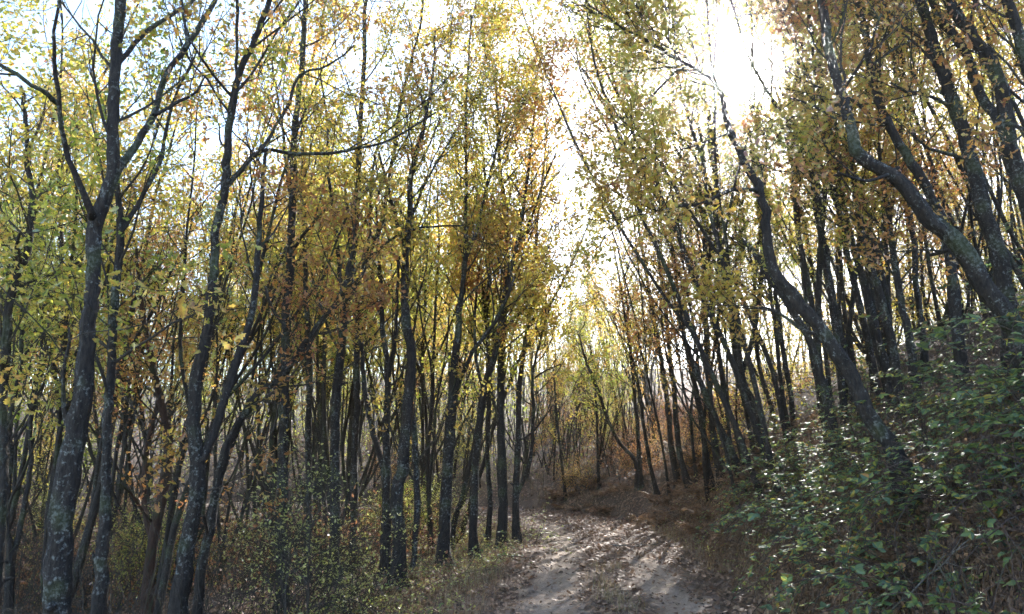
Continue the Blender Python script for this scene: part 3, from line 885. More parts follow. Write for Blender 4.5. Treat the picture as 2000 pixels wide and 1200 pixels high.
def far_tree(x, y, s, label, group, tilt=(0, 0), leaf=None, protos=None):
    protos = protos or PROTO
    tm, bm, lm = protos[int(rng.integers(len(protos)))]
    z = hz(x, y)
    root = empty('oak_tree', (x, y, z), label, 'tree', group)
    root.rotation_euler = (tilt[1], tilt[0], rng.random() * 6.28)
    # the tilt is a lean in world space, after a random turn about the trunk
    root.rotation_mode = 'QUATERNION'
    from mathutils import Quaternion
    qz = Quaternion((0, 0, 1), rng.random() * 6.28)
    root.rotation_quaternion = Quaternion((0, 1, 0), tilt[0]) @ Quaternion((1, 0, 0), tilt[1]) @ qz
    root.scale = (s, s, s * rng.uniform(.92, 1.08))
    if blocks_sun(x, y, z + 12 * s) or (abs(x) < 6 and y < 30):
        # this crown stands round the gap that the sun shines through
        V = np.empty(len(lm.vertices) * 3, np.float32); lm.vertices.foreach_get('co', V)
        V = V.reshape(-1, 8, 3)
        mw = np.array(root.matrix_basis)
        cen = V.mean(1) @ mw[:3, :3].T + mw[:3, 3]
        V = V[~in_sun_gap(cen) & ~over_track(cen)]
        m = MB(); m.add(V.reshape(-1, 3), np.arange(len(V) * 8).reshape(-1, 4))
        lm = m.mesh('crown', lm.materials[0])
    link('trunk', tm, root); tag(link('branches', bm, root), kind='stuff')
    c = link('crown', lm, root)
    if leaf:
        c.material_slots[0].link = 'OBJECT'
        c.material_slots[0].material = M_LEAF[leaf]
    return root


placed = []


def free(x, y, gap):
    return all((x - a) ** 2 + (y - b) ** 2 > gap * gap for a, b in placed)


def blocks_sun(x, y, top):
    h = math.hypot(x, y)
    along = x * math.sin(SUN_AZ) + y * math.cos(SUN_AZ)
    side = abs(x * math.cos(SUN_AZ) - y * math.sin(SUN_AZ))
    return along > 0 and side < 4.2 and 1.6 + along * math.tan(SUN_ELEV) < top + .6


def scatter(n, bear, rng_y, gap, label, group, s_of, tilt_of, leafs, tries=6000, protos=None):
    k = 0
    for _ in range(tries):
        if k >= n:
            break
        b = rng.uniform(*bear)
        y = math.exp(rng.uniform(math.log(rng_y[0]), math.log(rng_y[1])))
        x = b * y
        s, t = track(np.array([x]), np.array([y]))
        if abs(s[0]) < 2.6 or not free(x, y, gap):
            continue
        sc_ = s_of(b, y)
        if sc_ is None:
            continue
        tl = tilt_of()
        zz = np.linspace(3, 14, 23) * sc_
        ln = np.stack([x + np.sin(tl[0]) * zz, y - np.sin(tl[1]) * zz, hz(x, y) + zz], 1)
        if np.max(nrm(ln - EYE) @ SUN) > math.cos(math.radians(2.9)):
            continue
        placed.append((x, y))
        far_tree(x, y, sc_, label(b, y) if callable(label) else label, group, tl, leafs[int(rng.integers(len(leafs)))], protos)
        k += 1


U = rng.uniform


def by_place(what, mid, bins):
    """label from where a tree stands: bins = [(largest bearing, phrase)], mid = distance that parts near from far"""
    def f(b, y):
        ph = next(p for m_, p in bins if b <= m_)
        return what + (' standing close ' if y < mid else ' standing far back ') + ph
    return f


scatter(40, (-.80, -.36), (10, 26), 1.0, by_place('thin thicket oak', 16, [(-.62, 'behind the left margin oaks'), (-.5, 'behind the forked lichen-spotted oak'), (-.43, 'behind the reddish bowed trunk'), (9, 'behind the stout oak with the level limb')]), 'thin oaks in the thicket on the left', lambda b, y: U(.7, 1.0), lambda: (rng.normal(.02, .05), rng.normal(0, .04)), ['gold', 'olive', 'gold', 'rust'])
scatter(34, (-.36, -.06), (16, 28), .95, by_place('thin oak pole', 21, [(-.26, 'behind the straight grey oak of the pale bush'), (-.17, 'behind the fan of whip-like stems'), (-.1, 'behind the crooked oak with the kinked foot'), (9, 'behind the roadside oak cluster')]), 'thin oak poles behind the front row', lambda b, y: U(.7, 1.0), lambda: (rng.normal(.03, .05), rng.normal(0, .04)), ['gold', 'gold', 'rust', 'olive'])
scatter(30, (-.85, -.03), (26, 42), 1.4, by_place('distant oak', 34, [(-.5, 'seen past the forked lichen-spotted oak'), (-.25, 'seen past the stout oak with the level limb'), (9, 'seen past the roadside oak cluster')]), 'distant oaks through the left-hand trunks', lambda b, y: U(.75, 1.15), lambda: (rng.normal(0, .05), rng.normal(0, .05)), ['olive', 'gold', 'olive'])
scatter(24, (.02, .19), (25, 50), 1.3, by_place('small oak', 34, [(.07, 'left of the track end beyond the bend'), (.13, 'straight beyond the bend below the sky gap'), (9, 'right of the bend above the bracken')]), 'small oaks beyond the bend',
        lambda b, y: (U(.45, .6) if y < 40 else U(.55, .8)) if .03 < b < .12 else U(.6, .85), lambda: (rng.normal(-.05, .05), rng.normal(0, .04)), ['gold', 'olive', 'rust', 'gold'])
scatter(18, (.13, .32), (14.5, 21), .9, by_place('slim leafy oak', 17.5, [(.2, 'over the bracken beside the sky gap'), (9, 'over the bracken beneath the sun')]), 'slim leafy oaks over the bracken bank', lambda b, y: U(.85, 1.05), lambda: (rng.normal(-.08, .05), rng.normal(0, .05)), ['gold', 'olive', 'rust'], protos=THIN)
scatter(18, (.2, .5), (12, 18), .85, by_place('tall leafy bank oak', 15, [(.31, 'just left of the sun'), (9, 'just right of the sun')]), 'tall leafy oaks round the sun', lambda b, y: U(.92, 1.05), lambda: (rng.normal(-.08, .05), rng.normal(0, .05)), ['olive', 'rust', 'gold'], protos=TALL)
scatter(36, (.18, .46), (18, 45), 1.0, by_place('slim leaning slope oak', 28, [(.26, 'above the brown bracken'), (.36, 'behind the S-curved oak'), (9, 'right of the S-curved oak')]), 'slim oaks on the slope above the track', lambda b, y: U(.7, 1.0), lambda: (rng.normal(-.14, .06), rng.normal(0, .05)), ['gold', 'rust', 'gold', 'olive'], protos=THIN)
scatter(36, (.40, .85), (12, 34), 1.1, by_place('slim upper-bank oak', 20, [(.5, 'left of the massive elbowed oak'), (.62, 'behind the massive elbowed oak'), (9, 'behind the trunks of the right margin')]), 'slim oaks crowding the upper bank', lambda b, y: U(.7, 1.0), lambda: (rng.normal(-.2, .07), rng.normal(0, .05)), ['rust', 'gold', 'gold'], protos=THIN + PROTO[:3])

scatter(20, (-.75, -.04), (20, 34), 1.2, by_place('young bushy oak', 26, [(-.4, 'past the forked lichen-spotted oak'), (9, 'past the straight grey oak')]), 'young oaks filling the left-hand gaps', lambda b, y: U(.7, 1.2), lambda: (rng.normal(0, .06), 0), ['olive', 'gold', 'gold'], protos=YOUNG)
scatter(10, (.03, .2), (27, 40), 1.0, by_place('young bushy oak', 33, [(.11, 'beyond the bend below the sky gap'), (9, 'beyond the bend above the bracken')]), 'young oaks beyond the bend', lambda b, y: U(.4, .7), lambda: (rng.normal(0, .06), 0), ['olive', 'gold', 'rust'], protos=YOUNG)
scatter(24, (.3, .75), (17, 32), 1.0, by_place('young bushy slope oak', 23, [(.45, 'behind the S-curved oak'), (9, 'behind the massive elbowed oak')]), 'young oaks in the thicket above the bank', lambda b, y: U(.6, 1.1), lambda: (rng.normal(-.1, .06), 0), ['gold', 'gold', 'rust'], protos=YOUNG)



def leaf_cloud(mb, cen, per, spread, size, tpl):
    n = len(cen) * per
    pos = np.repeat(cen, per, 0) + rng.normal(0, 1, (n, 3)) * np.asarray(spread)
    leaves(mb, pos, np.array([0, 0, .7]) + rng.normal(0, .7, (n, 3)), rng.normal(0, 1, (n, 3)), size * rng.uniform(.6, 1.2, n), tpl)


def distant_wood(name, spots, label, mat, hmin, hmax):
    tm, lm = MB(), MB()
    for x, y in spots:
        z = hz(x, y); h = U(hmin, hmax)
        p = wander((x, y, z - .2), (rng.normal(0, .08), rng.normal(0, .08), 1), h, 7, .06, .04)
        tm.tube(p, np.linspace(.1, .02, 8), 5, .05, cap=False)
        for _ in range(5):
            q, T, _f, _l = sample(p, U(.25, .8))
            tm.tube(wander(q, (rng.normal(0, .5), rng.normal(0, .5), .9), h * .3, 4, .12, .05), np.linspace(.035, .008, 5), 3, cap=False)
        c = 46
        t = rng.uniform(.16, 1.02, c)
        q = np.array([sample(p, min(v, 1))[0] for v in t]) + rng.normal(0, 1, (c, 3)) * np.array([1, 1, .3]) * (.55 + .9 * np.sin(np.clip(t, 0, 1) * 2.6))[:, None]
        leaf_cloud(lm, q, 13, .3, .13, SMALL)
    o = link(name, lm.mesh(name, mat))
    tag(o, label, 'wood', None, 'stuff')
    tag(link('stems', tm.mesh('stems', M_BARK_DARK, True), o), kind='stuff')


def spots(n, bear, yr, gap):
    out = []
    for _ in range(n * 30):
        if len(out) >= n:
            break
        y = U(*yr); x = U(*bear) * y
        if any((x - a) ** 2 + (y - b) ** 2 < gap * gap for a, b in out + placed):
            continue
        if abs(track(np.array([x]), np.array([y]))[0][0]) < 2.6:
            continue
        out.append((x, y))
    return out


distant_wood('left_distant_wood', spots(95, (-.9, .0), (36, 100), 1.8), 'far mass of yellow-green woodland behind the left-hand trunks', M_LEAF['olive'], 8, 13)
distant_wood('right_distant_wood', spots(70, (.3, .95), (30, 80), 1.8), 'far mass of golden woodland on the slope behind the leaning trunks', M_LEAF['gold'], 7, 11)
distant_wood('middle_distant_wood', spots(40, (-.1, .2), (42, 85), 1.7), 'far pale woodland closing the end of the track below the sky gap', M_LEAF['gold'], 7, 10)
# low scrub on the ground between those trees
for nm, lab, bear, yr, n, mat, top in [('left_scrub', 'dim low brown scrub under the left-hand oaks', (-.9, -.05), (13, 50), 2200, M_LEAF['brown'], 1.0),
                                       ('green_scrub', 'low green scrub scattered under the left-hand oaks', (-.9, -.03), (15, 45), 1000, M_SHRUB, 1.0),
                                       ('bend_scrub', 'olive thicket on the rising ground beyond the bend', (-.45, .16), (29, 70), 2300, M_LEAF['olive'], 3.0),
                                       ('right_scrub', 'low brown scrub on the slope above the track', (.05, .5), (23, 55), 1500, M_LEAF['brown'], 1.0),
                                       ('crest_thicket', 'golden thicket along the crest of the bank', (.26, .95), (17, 45), 2800, M_LEAF['gold'], 3.6)]:
    y = np.exp(rng.uniform(math.log(yr[0]), math.log(yr[1]), n)); x = rng.uniform(*bear, n) * y
    s, t = track(x, y)
    ok = (np.abs(s) > 2.9)
    x, y = x[ok], y[ok]
    lm = MB()
    leaf_cloud(lm, np.stack([x, y, height(x, y) + top * rng.uniform(.1, 1.0, len(x)) ** 1.6], 1), 15, (.28, .28, .2), .085, SMALL)
    tag(link(nm, lm.mesh(nm, mat)), lab, 'scrub', None, 'stuff')


def whips(name, label, N, bear, yr, hmin, hmax, mat, smin=2.8, fat=1.0, bend=.5):
    y = np.exp(rng.uniform(math.log(yr[0]), math.log(yr[1]), N)); x = rng.uniform(*bear, N) * y
    s, t = track(x, y)
    ok = np.abs(s) > smin
    x, y = x[ok], y[ok]
    z = height(x, y)
    m = MB()
    for k in range(len(x)):
        h = U(hmin, hmax)
        m.tube(wander((x[k], y[k], z[k] - .03), (rng.normal(0, bend), rng.normal(0, bend), 1), h, 5, .2 * min(1, bend * 2), 0), np.linspace(.005, .002, 6) * U(.7, 1.5) * fat, 3 if fat < 2 else 5, cap=False)
    tag(link(name, m.mesh(name, mat, True)), label, 'twigs', None, 'stuff')


whips('left_whips', 'tangle of bare thin stems standing under the left-hand oaks', 2600, (-.9, -.06), (8, 34), .6, 2.4, M_TWIG)
whips('slope_whips', 'tangle of bare thin stems on the slopes round the bend', 1800, (-.1, .9), (20, 40), .6, 2.6, M_TWIG)
whips('bend_saplings', 'screen of thin bare saplings on the slope beyond the bend', 420, (-.32, .2), (26, 55), 2.0, 5.5, M_TWIG, 2.8, 4.5, .12)
whips('bank_whips', 'tangle of dead twigs caught in the bramble bank', 2200, (.28, .85), (4.2, 15), .25, .9, M_CANE, 2.2)

# ------------------------------------------------------------------ undergrowth
def normal_at(x, y):
    e = .25
    dx = (hz(x + e, y) - hz(x - e, y)) / (2 * e); dy = (hz(x, y + e) - hz(x, y - e)) / (2 * e)
    return nrm(np.array([-dx, -dy, 1]))


def bramble_mesh(R, H, ncane, leafsize):
    cm, stations = [], []
    for k in range(ncane):
        a = rng.random() * 6.28; q = R * .8 * math.sqrt(rng.random())
        p = np.array([math.cos(a) * q, math.sin(a) * q, -.08])
        d = np.array([math.cos(a) * .5 + rng.normal(0, .45), math.sin(a) * .5 + rng.normal(0, .45), 1.1 * rng.uniform(.6, 1.2)])
        L = H * rng.uniform(1.0, 2.2)
        pts = [p]; d = nrm(d); n = 12
        for j in range(n):
            d = nrm(d + rng.normal(0, .10, 3) + np.array([0, 0, -.17]))
            pts.append(pts[-1] + d * L / n)
        pts = np.array(pts)
        cm.append(pts)
        for j in range(int(L / .088)):
            s = .18 + .82 * rng.random()
            q_, T, _, _ = sample(pts, s)
            stations.append((q_, T))
    P = np.array([s[0] for s in stations]); T = np.array([s[1] for s in stations])
    keep = P[:, 2] > .0
    P, T = P[keep], T[keep]
    N = len(P)
    side = nrm(np.cross(T, [0, 0, 1.]) + 1e-3) * np.where(rng.random(N) < .5, 1, -1)[:, None]
    d0 = nrm(side + T * .4 + rng.normal(0, .3, (N, 3)))
    nor = nrm(np.array([0, 0, 1.0]) + rng.normal(0, .42, (N, 3)))
    sz = leafsize * rng.uniform(.45, 1.35, N)
    return cm, P, d0, nor, sz


def trifoliate(mb, P, d0, nor, sz, tpl=OVATE):
    side = np.cross(d0, nor)
    tip = P + d0 * (sz * .9)[:, None]
    leaves(mb, tip, nor + rng.normal(0, .15, P.shape), d0, sz, tpl)
    for sg in (-1, 1):
        leaves(mb, tip, nor + rng.normal(0, .2, P.shape), nrm(side * sg + d0 * .25), sz * .85, tpl)


mb = MB(); trifoliate(mb, np.zeros((1, 3)), np.array([[0, 1., 0]]), np.array([[0, 0, 1.]]), np.ones(1))
TRI = mb.mesh('leaf', M_BRAMBLE)


def bramble(x, y, R, H, ncane, leafsize, label, group, singles=0, mat=None):
    z = hz(x, y); n = normal_at(x, y)
    root = empty('bramble_bush', (x, y, z), label, 'bramble', group)
    zz = nrm(n * .6 + np.array([0, 0, .4])); xx = nrm(np.cross([0, 1, 0], zz)); yy = np.cross(zz, xx)
    B = np.stack([xx, yy, zz], 1)
    cm, P, d0, nor, sz = bramble_mesh(R, H, ncane, leafsize)
    P = P @ B.T; d0 = d0 @ B.T; nor = nor @ B.T * .6 + np.array([0, 0, .4])
    # the big arching canes are parts of their own
    order = sorted(range(len(cm)), key=lambda k: -np.linalg.norm(cm[k][-1] - cm[k][0]))
    rest = MB()
    for i, k in enumerate(order):
        pts = cm[k] @ B.T
        r = np.linspace(.0055, .002, len(pts))
        if i < (8 if singles else 3):
            m = MB(); m.tube(pts, r * 1.2, 5, cap=False)
            link('cane', m.mesh('cane', M_CANE, True), root)
        else:
            rest.tube(pts, r, 4, cap=False)
    if rest.n:
        tag(link('canes', rest.mesh('canes', M_CANE, True), root), kind='stuff')
    mask = np.ones(len(P), bool)
    if singles:
        px, py, dz = project(P + np.array([x, y, z]))
        ok = np.where((px > 5) & (px < 1995) & (py > 5) & (py < 1195))[0]
        score = dz[ok] - .6 * (P[ok] @ n) - sz[ok] * 6
        ok = ok[np.argsort(score)][:singles]
        mask[ok] = False
        for k in ok:
            place_leaf(TRI, root, P[k], nor[k], d0[k], sz[k])
    m = MB(); trifoliate(m, P[mask], d0[mask], nor[mask], sz[mask])
    tag(link('foliage', m.mesh('foliage', mat or M_BRAMBLE), root), kind='stuff')
    return root


GB = 'brambles covering the bank'
for lab, x, y, R, H, n_, ls in [
    ('nearest bramble bush low at the right margin with long bare canes', 3.15, 4.5, .7, 0.74, 33, 0.068),
    ('bramble bush with big dark leaves high at the right margin', 4.3, 5.6, .85, 0.90, 59, 0.073),
    ('bramble bush spilling down the bank foot with yellow and orange leaves', 2.95, 5.6, .6, 0.66, 33, 0.064),
    ('dense glossy bramble bush directly under the S-curved oak', 3.75, 6.8, .9, 0.84, 78, 0.066),
    ('bramble bush with sunlit silvery leaves beside the foot of the S-curved oak', 4.5, 7.4, .9, 0.90, 78, 0.066),
    ('leafy bramble bush jutting toward the track with bright green tips', 3.75, 8.4, .9, 0.84, 83, 0.059),
    ('bramble mound at the top of the bank below the elbowed oak', 5.6, 7.8, 1.0, 0.96, 83, 0.066),
    ('bramble bush on the bank crest with lime green shoots', 5.3, 6.6, .9, 1.02, 72, 0.068),
    ('bramble mass left of the S-curved trunk, capped by silvery leaves', 4.4, 9.7, 1.0, 0.96, 91, 0.057),
    ('last leafy bramble bush before the brown bracken', 4.35, 11.5, .9, 0.90, 83, 0.055),
]:
    bramble(x, y, R, H, n_, ls, lab, GB, singles=30)
for x, y in [(5.2, 10.2), (6.2, 9.4), (5.0, 12.2), (7.2, 10.8), (6.4, 12.6), (4.6, 13.6), (8.6, 12.4), (6.9, 8.4), (5.9, 14.4), (7.6, 14.6)]:
    bramble(x, y, 1.0, .8, 50, .054, 'bramble bush farther up the bank behind the leading bushes', 'brambles farther up the bank')
for lab, x, y, R, H, n_, ls in [
    ('low blue-green bramble at the bottom edge left of the track', -1.5, 8.6, .8, .42, 46, .045),
    ('low bramble patch on the left verge under the crooked spotted oak', -1.75, 10.4, .9, .42, 52, .045),
    ('bramble patch at the foot of the lichen-patched oak', -.95, 11.6, .8, .45, 50, .042),
    ('bramble patch beside the last upright oaks of the verge', -.75, 13.4, .8, .5, 52, .042),
    ('light green bramble mound on the inside of the bend', .05, 16.4, .9, .55, 56, .042),
    ('small bramble mound tapering to the track edge at the bend', .35, 14.6, .6, .35, 34, .040),
]:
    bramble(x, y, R, H, n_, ls, lab, 'brambles on the left verge', singles=14 if y < 12 else 0, mat=M_BRAMBLE if y < 14 else M_SHRUB)


def shrub_proto(h, nst, kind, leafsize, per, mat, tilt=.5):
    stems = []
    tm = MB()
    for k in range(nst):
        a = rng.random() * 6.28
        p = wander((math.cos(a) * .08, math.sin(a) * .08, -.1), (math.cos(a) * tilt, math.sin(a) * tilt, 1), h * rng.uniform(.6, 1.1), 8, .12, .03)
        r = np.linspace(.014, .004, 9)
        tm.tube(p, r, 5, .03)
        stems.append((p, r))
    bm, anc = grow(stems, nst * 7, h * .42, .2, 4, 3, 1.1, up=-.01, wob=.18)
    pos, nor, dr, sz = crown_leaves(anc, per, leafsize, SMALL, .045, tilt=.45)
    lm = MB(); leaves(lm, pos, nor, dr, sz, SMALL)
    return tm.mesh('stems', M_TWIG, True), bm.mesh('branches', M_TWIG, True), lm.mesh('foliage', mat)


def shrub(pr, x, y, s, label, group, name='shrub', cat='shrub'):
    o = empty(name, (x, y, hz(x, y)), label, cat, group)
    o.rotation_euler = (0, 0, rng.random() * 6.28)
    o.scale = (s, s, s)
    link('stems', pr[0], o); tag(link('branches', pr[1], o), kind='stuff'); tag(link('foliage', pr[2], o), kind='stuff')
    return o


PS = shrub_proto(1.9, 5, 'pale', .044, 2, M_SHRUB, .3)
PS2 = shrub_proto(1.5, 4, 'pale', .044, 2, M_SHRUB, .4)
shrub(PS, -2.05, 7.9, .9, 'airy bush with tiered sprays of small pale green leaves at bottom edge', 'pale-leaved bushes left of the track')
shrub(PS2, -2.5, 9.1, .8, 'paler smaller bush just behind the airy tiered one', 'pale-leaved bushes left of the track')
shrub(PS2, -1.9, 9.4, .6, 'knee-high pale bush between the airy bush and the track', 'pale-leaved bushes left of the track')
shrub(PS2, -1.3, 16.5, .8, 'yellow-green bush glowing behind the roadside oak cluster', 'pale-leaved bushes left of the track')
PB = [shrub_proto(1.6, 7, 'brown', .055, 2, M_LEAF['brown'], .5), shrub_proto(1.3, 8, 'rust', .055, 2, M_LEAF['rust'], .6), shrub_proto(2.1, 6, 'olive', .05, 3, M_LEAF['olive'], .35)]
k = 0
for _ in range(3000):
    if k >= 50:
        break
    b = U(-.8, -.02); y = math.exp(U(math.log(13), math.log(40))); x = b * y
    s, _t = track(np.array([x]), np.array([y]))
    if abs(s[0]) < 3.0 or y > 26 and s[0] > 0 and s[0] < 3:
        continue
    shrub(PB[int(rng.integers(3))], x, y, U(.5, .95), by_place('twiggy understorey bush', 20, [(-.55, 'among the left margin oaks'), (-.36, 'near the stout oak with the level limb'), (-.2, 'near the fan of whip-like stems'), (9, 'near the roadside oak cluster')])(b, y), 'twiggy understorey bushes')
    k += 1
for k in range(34):
    b = U(.03, .30); y = U(20, 40); x = b * y
    s, _t = track(np.array([x]), np.array([y]))
    if s[0] < 2.6:
        continue
    shrub(PB[int(rng.integers(2))], x, y, U(.5, .9), 'twiggy brown bush on the slope around the bend', 'twiggy brown bushes around the bend')


# dry bracken
def frond(mb, p, d, L):
    pts = [np.array(p, float)]; d = nrm(d); n = 10
    for j in range(n):
        d = nrm(d + np.array([0, 0, -.15]) + rng.normal(0, .06, 3))
        pts.append(pts[-1] + d * L / n)
    pts = np.array(pts)
    mb.tube(pts, np.linspace(.004, .0015, n + 1), 3, cap=False)
    S = np.linspace(.25, .98, 16)
    P, D, Nn, Z = [], [], [], []
    for s in S:
        q, T, _, _ = sample(pts, s)
        side = nrm(np.cross(T, [0, 0, 1.]))
        up_ = np.cross(side, T)
        for sg in (-1, 1):
            P.append(q); D.append(side * sg + T * .5 + rng.normal(0, .15, 3)); Nn.append(up_ + rng.normal(0, .35, 3)); Z.append(L * .34 * (1.05 - s) + .03)
    leaves(mb, np.array(P), np.array(Nn), np.array(D), np.array(Z), PINNA)


FERN = []
for k in range(4):
    fs = []
    for j in range(7):
        m = MB(); a = j * .9 + rng.normal(0, .2)
        frond(m, (0, 0, -.03), (math.cos(a) * .7, math.sin(a) * .7, 1.0), U(.55, .95))
        fs.append(m.mesh('frond', M_FERN))
    FERN.append(fs)


def bracken(x, y, s, label, group):
    o = empty('dry_bracken', (x, y, hz(x, y)), label, 'fern', group)
    o.rotation_euler = (0, 0, rng.random() * 6.28); o.scale = (s, s, s)
    for f in FERN[int(rng.integers(4))]:
        link('frond', f, o)


k = 0
for _ in range(2000):
    if k >= 60:
        break
    y = U(11.5, 27); x = U(-1, 7)
    s, t = track(np.array([x]), np.array([y]))
    if not (1.75 < s[0] < 4.2) or (y < 14 and s[0] > 2.6):
        continue
    bracken(x, y, U(.6, 1.0), 'brown withered bracken clump on the bank at the bend', 'withered bracken along the bank at the bend'); k += 1
for _ in range(14):
    y = U(4.4, 9); x = float(np.interp(y, [0, 8], [.5, 1.05])) + U(1.9, 3.6)
    bracken(x, y, U(.5, .85), 'brown withered bracken clump tangled in the near brambles', 'withered bracken in the near brambles')

# ------------------------------------------------------------------ litter, grass, loose sticks
def on_ground(x, y, lift=.012):
    return np.stack([x, y, height(x, y) + lift], 1)


def litter(name, N, sampler, label, lo, hi, tpl, near):
    x, y = sampler(N)
    P = on_ground(x, y, .014)
    P[:, 2] += rng.uniform(0, .02, len(P))
    e = .2
    hx = (height(x + e, y) - height(x - e, y)) / (2 * e); hy = (height(x, y + e) - height(x, y - e)) / (2 * e)
    nor = np.stack([-hx, -hy, np.ones_like(hx)], 1) + rng.normal(0, .38, P.shape)
    dr = rng.normal(0, 1, P.shape)
    m = MB(); leaves(m, P, nor, dr, rng.uniform(lo, hi, len(P)), tpl)
    o = link(name, m.mesh(name, M_LITTER))
    tag(o, label, 'leaves', None, 'stuff')


def samp_track(N):
    k = rng.integers(0, len(CL), N * 3)
    y = rng.uniform(4, 26, N * 5); x = rng.uniform(-4, 5, N * 5)
    s, t = track(x, y)
    # sparse in the wheel tracks, thick beside them and on the right
    w = np.where(np.abs(s) < 1.5, .13 + .5 * (s > .9) + .45 * (np.abs(s) < .38) + .4 * (s < -1.05) + .5 * (y > 13) * (s > -.2), 1.0) * np.clip(1.6 - np.abs(s) / 6, .2, 1) * (12 / (y + 6))
    ok = rng.random(len(x)) < np.clip(w, 0, 1)
    return x[ok][:N], y[ok][:N]


def samp_wood(N):
    y = np.exp(rng.uniform(math.log(5), math.log(45), N * 3)); x = y * rng.uniform(-.85, .85, N * 3)
    s, t = track(x, y)
    ok = np.abs(s) > 1.8
    return x[ok][:N], y[ok][:N]


litter('track_leaves', 56000, samp_track, 'brown fallen oak leaves drifted along the track and its edges', .05, .10, OAK_FAR, True)
litter('bend_leaves', 9000, lambda N: (rng.uniform(-5, 8, N), rng.uniform(21, 34, N)), 'tan fallen leaves thick on the bank around the bend', .08, .14, SMALL, False)
litter('wood_leaves', 30000, samp_wood, 'brown fallen oak leaves carpeting the wood floor', .07, .13, SMALL, False)


def grass(name, x, y, hmin, hmax, label, mat, wid=.004):
    N = len(x)
    P = on_ground(x, y, -.01)
    h = rng.uniform(hmin, hmax, N)
    a = rng.uniform(0, 6.28, N); ln = rng.uniform(.1, .6, N)
    d = np.stack([np.cos(a), np.sin(a)], 1)
    sd = np.stack([-np.sin(a), np.cos(a), np.zeros(N)], 1) * wid
    mid = P + np.stack([d[:, 0] * ln * h * .3, d[:, 1] * ln * h * .3, h * .6], 1)
    tip = P + np.stack([d[:, 0] * ln * h, d[:, 1] * ln * h, h * (1 - .25 * ln)], 1)
    V = np.stack([P - sd, P + sd, mid + sd * .7, mid - sd * .7, tip], 1).reshape(-1, 3)
    i = np.arange(N)[:, None] * 5
    m = MB()
    m.add(V, i + np.array([[0, 1, 2, 3]]))
    m.L.append((i + np.array([[3, 2, 4]])).ravel()); m.S.append(np.full(N, 3, np.int32))
    tag(link(name, m.mesh(name, mat)), label, 'grass', None, 'stuff')


def clumps(n, per, f, sd):
    c = np.array([f() for _ in range(n)])
    q = np.repeat(c, per, 0) + rng.normal(0, sd, (n * per, 2))
    return q[:, 0], q[:, 1]


def near_line(y0, y1, s0, s1):
    y = U(y0, y1)
    return float(np.interp(y, CL[:, 1][:int(np.argmax(CL[:, 1] > 20))], CL[:, 0][:int(np.argmax(CL[:, 1] > 20))])) + U(s0, s1), y


x, y = clumps(46, 16, lambda: near_line(7.2, 12.5, -.2, .22), .07)
grass('dry_grass_strip', x, y, .03, .17, 'tufts of dry grass growing between the wheel tracks', M_GRASS)
x, y = clumps(120, 24, lambda: near_line(5, 19, -2.9, -1.5), .13)
grass('verge_grass', x, y, .06, .32, 'pale dry grass along the left verge', M_GRASS)
x, y = clumps(90, 20, lambda: near_line(4, 18, 1.6, 2.6), .14)
grass('bank_grass', x, y, .08, .32, 'withered grass and stalks along the bank foot', M_GRASS)
x, y = clumps(240, 12, lambda: near_line(3.8, 14, 1.9, 4.5), .25)
grass('bank_stalks', x, y, .15, .6, 'thin brown stalks tangled through the bramble bank', M_FERN, .0025)
x, y = clumps(130, 16, lambda: (U(-4.5, 6), U(24.5, 34)), .3)
s_, t_ = track(x, y); ok = s_ > 2.0
grass('slope_grass', x[ok], y[ok], .1, .4, 'tawny grass on the slope beyond the bend', M_GRASS, .006)


def weeds(name, label, n, s0, s1, y0, y1, mat, top, per=12, size=.045):
    c = np.array([near_line(y0, y1, s0, s1) for _ in range(n)])
    z = height(c[:, 0], c[:, 1]) + .02 + top * rng.random(n) ** 1.5
    m = MB(); leaf_cloud(m, np.column_stack([c, z]), per, (.1, .1, .04), size, SMALL)
    tag(link(name, m.mesh(name, mat)), label, 'weeds', None, 'stuff')


weeds('verge_weeds', 'low green weeds dotted along the left verge', 420, -3.6, -1.6, 6.5, 19.5, M_SHRUB, .22)
weeds('verge_dead_weeds', 'brown withered weeds along the left verge', 520, -3.2, -1.45, 6.5, 19.5, M_FERN, .2)
weeds('bank_dead_weeds', 'brown withered weeds and leaves in the bank', 1900, 1.75, 4.6, 4.0, 19, M_FERN, .35)
weeds('bank_foot_litter', 'withered brown stalks and leaves at the foot of the bank', 700, 1.7, 3.0, 4.5, 19, M_FERN, .3, 12, .05)
weeds('bank_foot_weeds', 'small green weeds along the foot of the bank', 160, 1.7, 3.0, 5, 19, M_SHRUB, .2, 9)


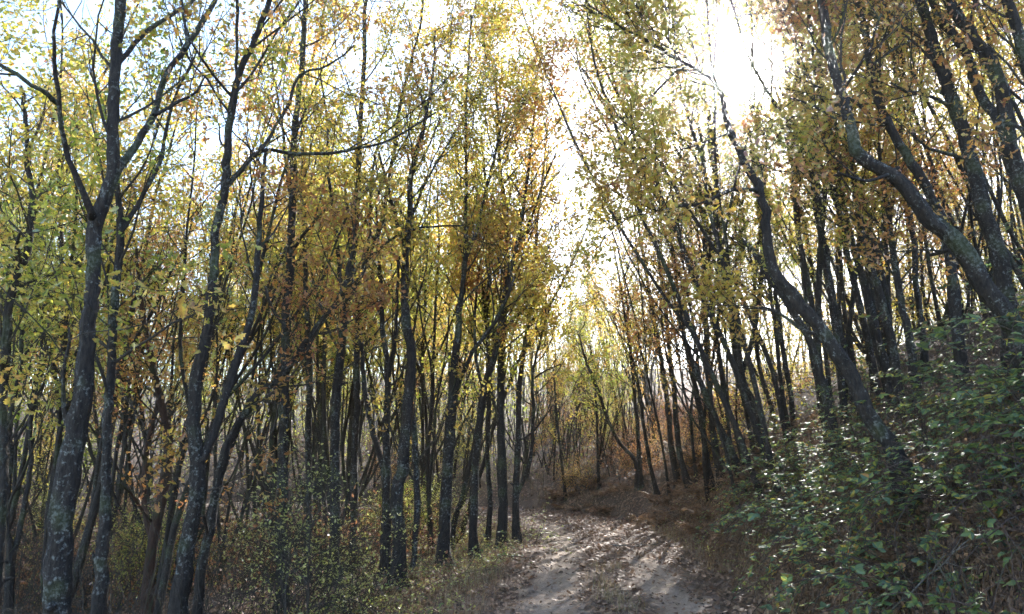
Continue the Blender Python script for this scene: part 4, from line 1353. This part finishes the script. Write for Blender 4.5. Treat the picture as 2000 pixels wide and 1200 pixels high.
def stick(label, pts, r, name='fallen_branch'):
    P = catmull(np.array([(a, b, hz(a, b) + c) for a, b, c in pts], float), .08)
    P += rng.normal(0, .006, P.shape)
    o0 = P[0].copy()
    m = MB(); m.tube(P - o0, np.linspace(r, r * .35, len(P)), 7, .08)
    root = empty(name, o0, label, 'branch')
    link('bough', m.mesh('bough', M_PALETWIG, True), root)
    for k in range(4):
        q, T, _, _ = sample(P - o0, U(.25, .95))
        m = MB(); m.tube(wander(q, T + rng.normal(0, .7, 3), U(.15, .4), 5, .2, .03), np.linspace(r * .4, .0015, 6), 5, cap=False)
        link('twig', m.mesh('twig', M_PALETWIG, True), root)


stick('pale dead branch lying across the bank foot among dry leaves', [(2.75, 6.9, .25), (2.95, 6.6, .32), (3.2, 6.3, .36), (3.5, 6.0, .42)], .012)
stick('bleached bare cane slanting down the near brambles', [(2.9, 4.4, .55), (3.15, 4.6, .6), (3.45, 4.85, .66), (3.8, 5.1, .75)], .008)
stick('dark stick lying on the track near the bend', [(1.9, 15.2, .03), (2.3, 15.3, .04), (2.8, 15.2, .03)], .015)
print('objects', len(bpy.data.objects), 'tris', sum(sum(max(p.loop_total - 2, 0) for p in m.polygons) for m in bpy.data.meshes) if False else '')

# ------------------------------------------------------------------ haze volume added to imitate the lens glare round the sun
HAZE = 0.0011
if HAZE:
    m, n, l = new_mat('glare_haze')
    pv = n.new('ShaderNodeVolumePrincipled')
    pv.inputs['Color'].default_value = (1, .97, .92, 1)
    pv.inputs['Density'].default_value = HAZE
    pv.inputs['Anisotropy'].default_value = .93
    o = n.new('ShaderNodeOutputMaterial'); l.new(pv.outputs[0], o.inputs['Volume'])
    x0, x1, y0, y1, z0, z1 = -780, 785, -30, 950, -16, 62
    mb = MB()
    mb.add(np.array([(x0, y0, z0), (x1, y0, z0), (x1, y1, z0), (x0, y1, z0), (x0, y0, z1), (x1, y0, z1), (x1, y1, z1), (x0, y1, z1)]),
           np.array([(3, 2, 1, 0), (4, 5, 6, 7), (0, 1, 5, 4), (1, 2, 6, 5), (2, 3, 7, 6), (3, 0, 4, 7)]))
    h = link('haze', mb.mesh('haze', m))
    tag(h, 'thin haze volume added to imitate milky lens glare round the sun', 'haze', None, 'stuff')
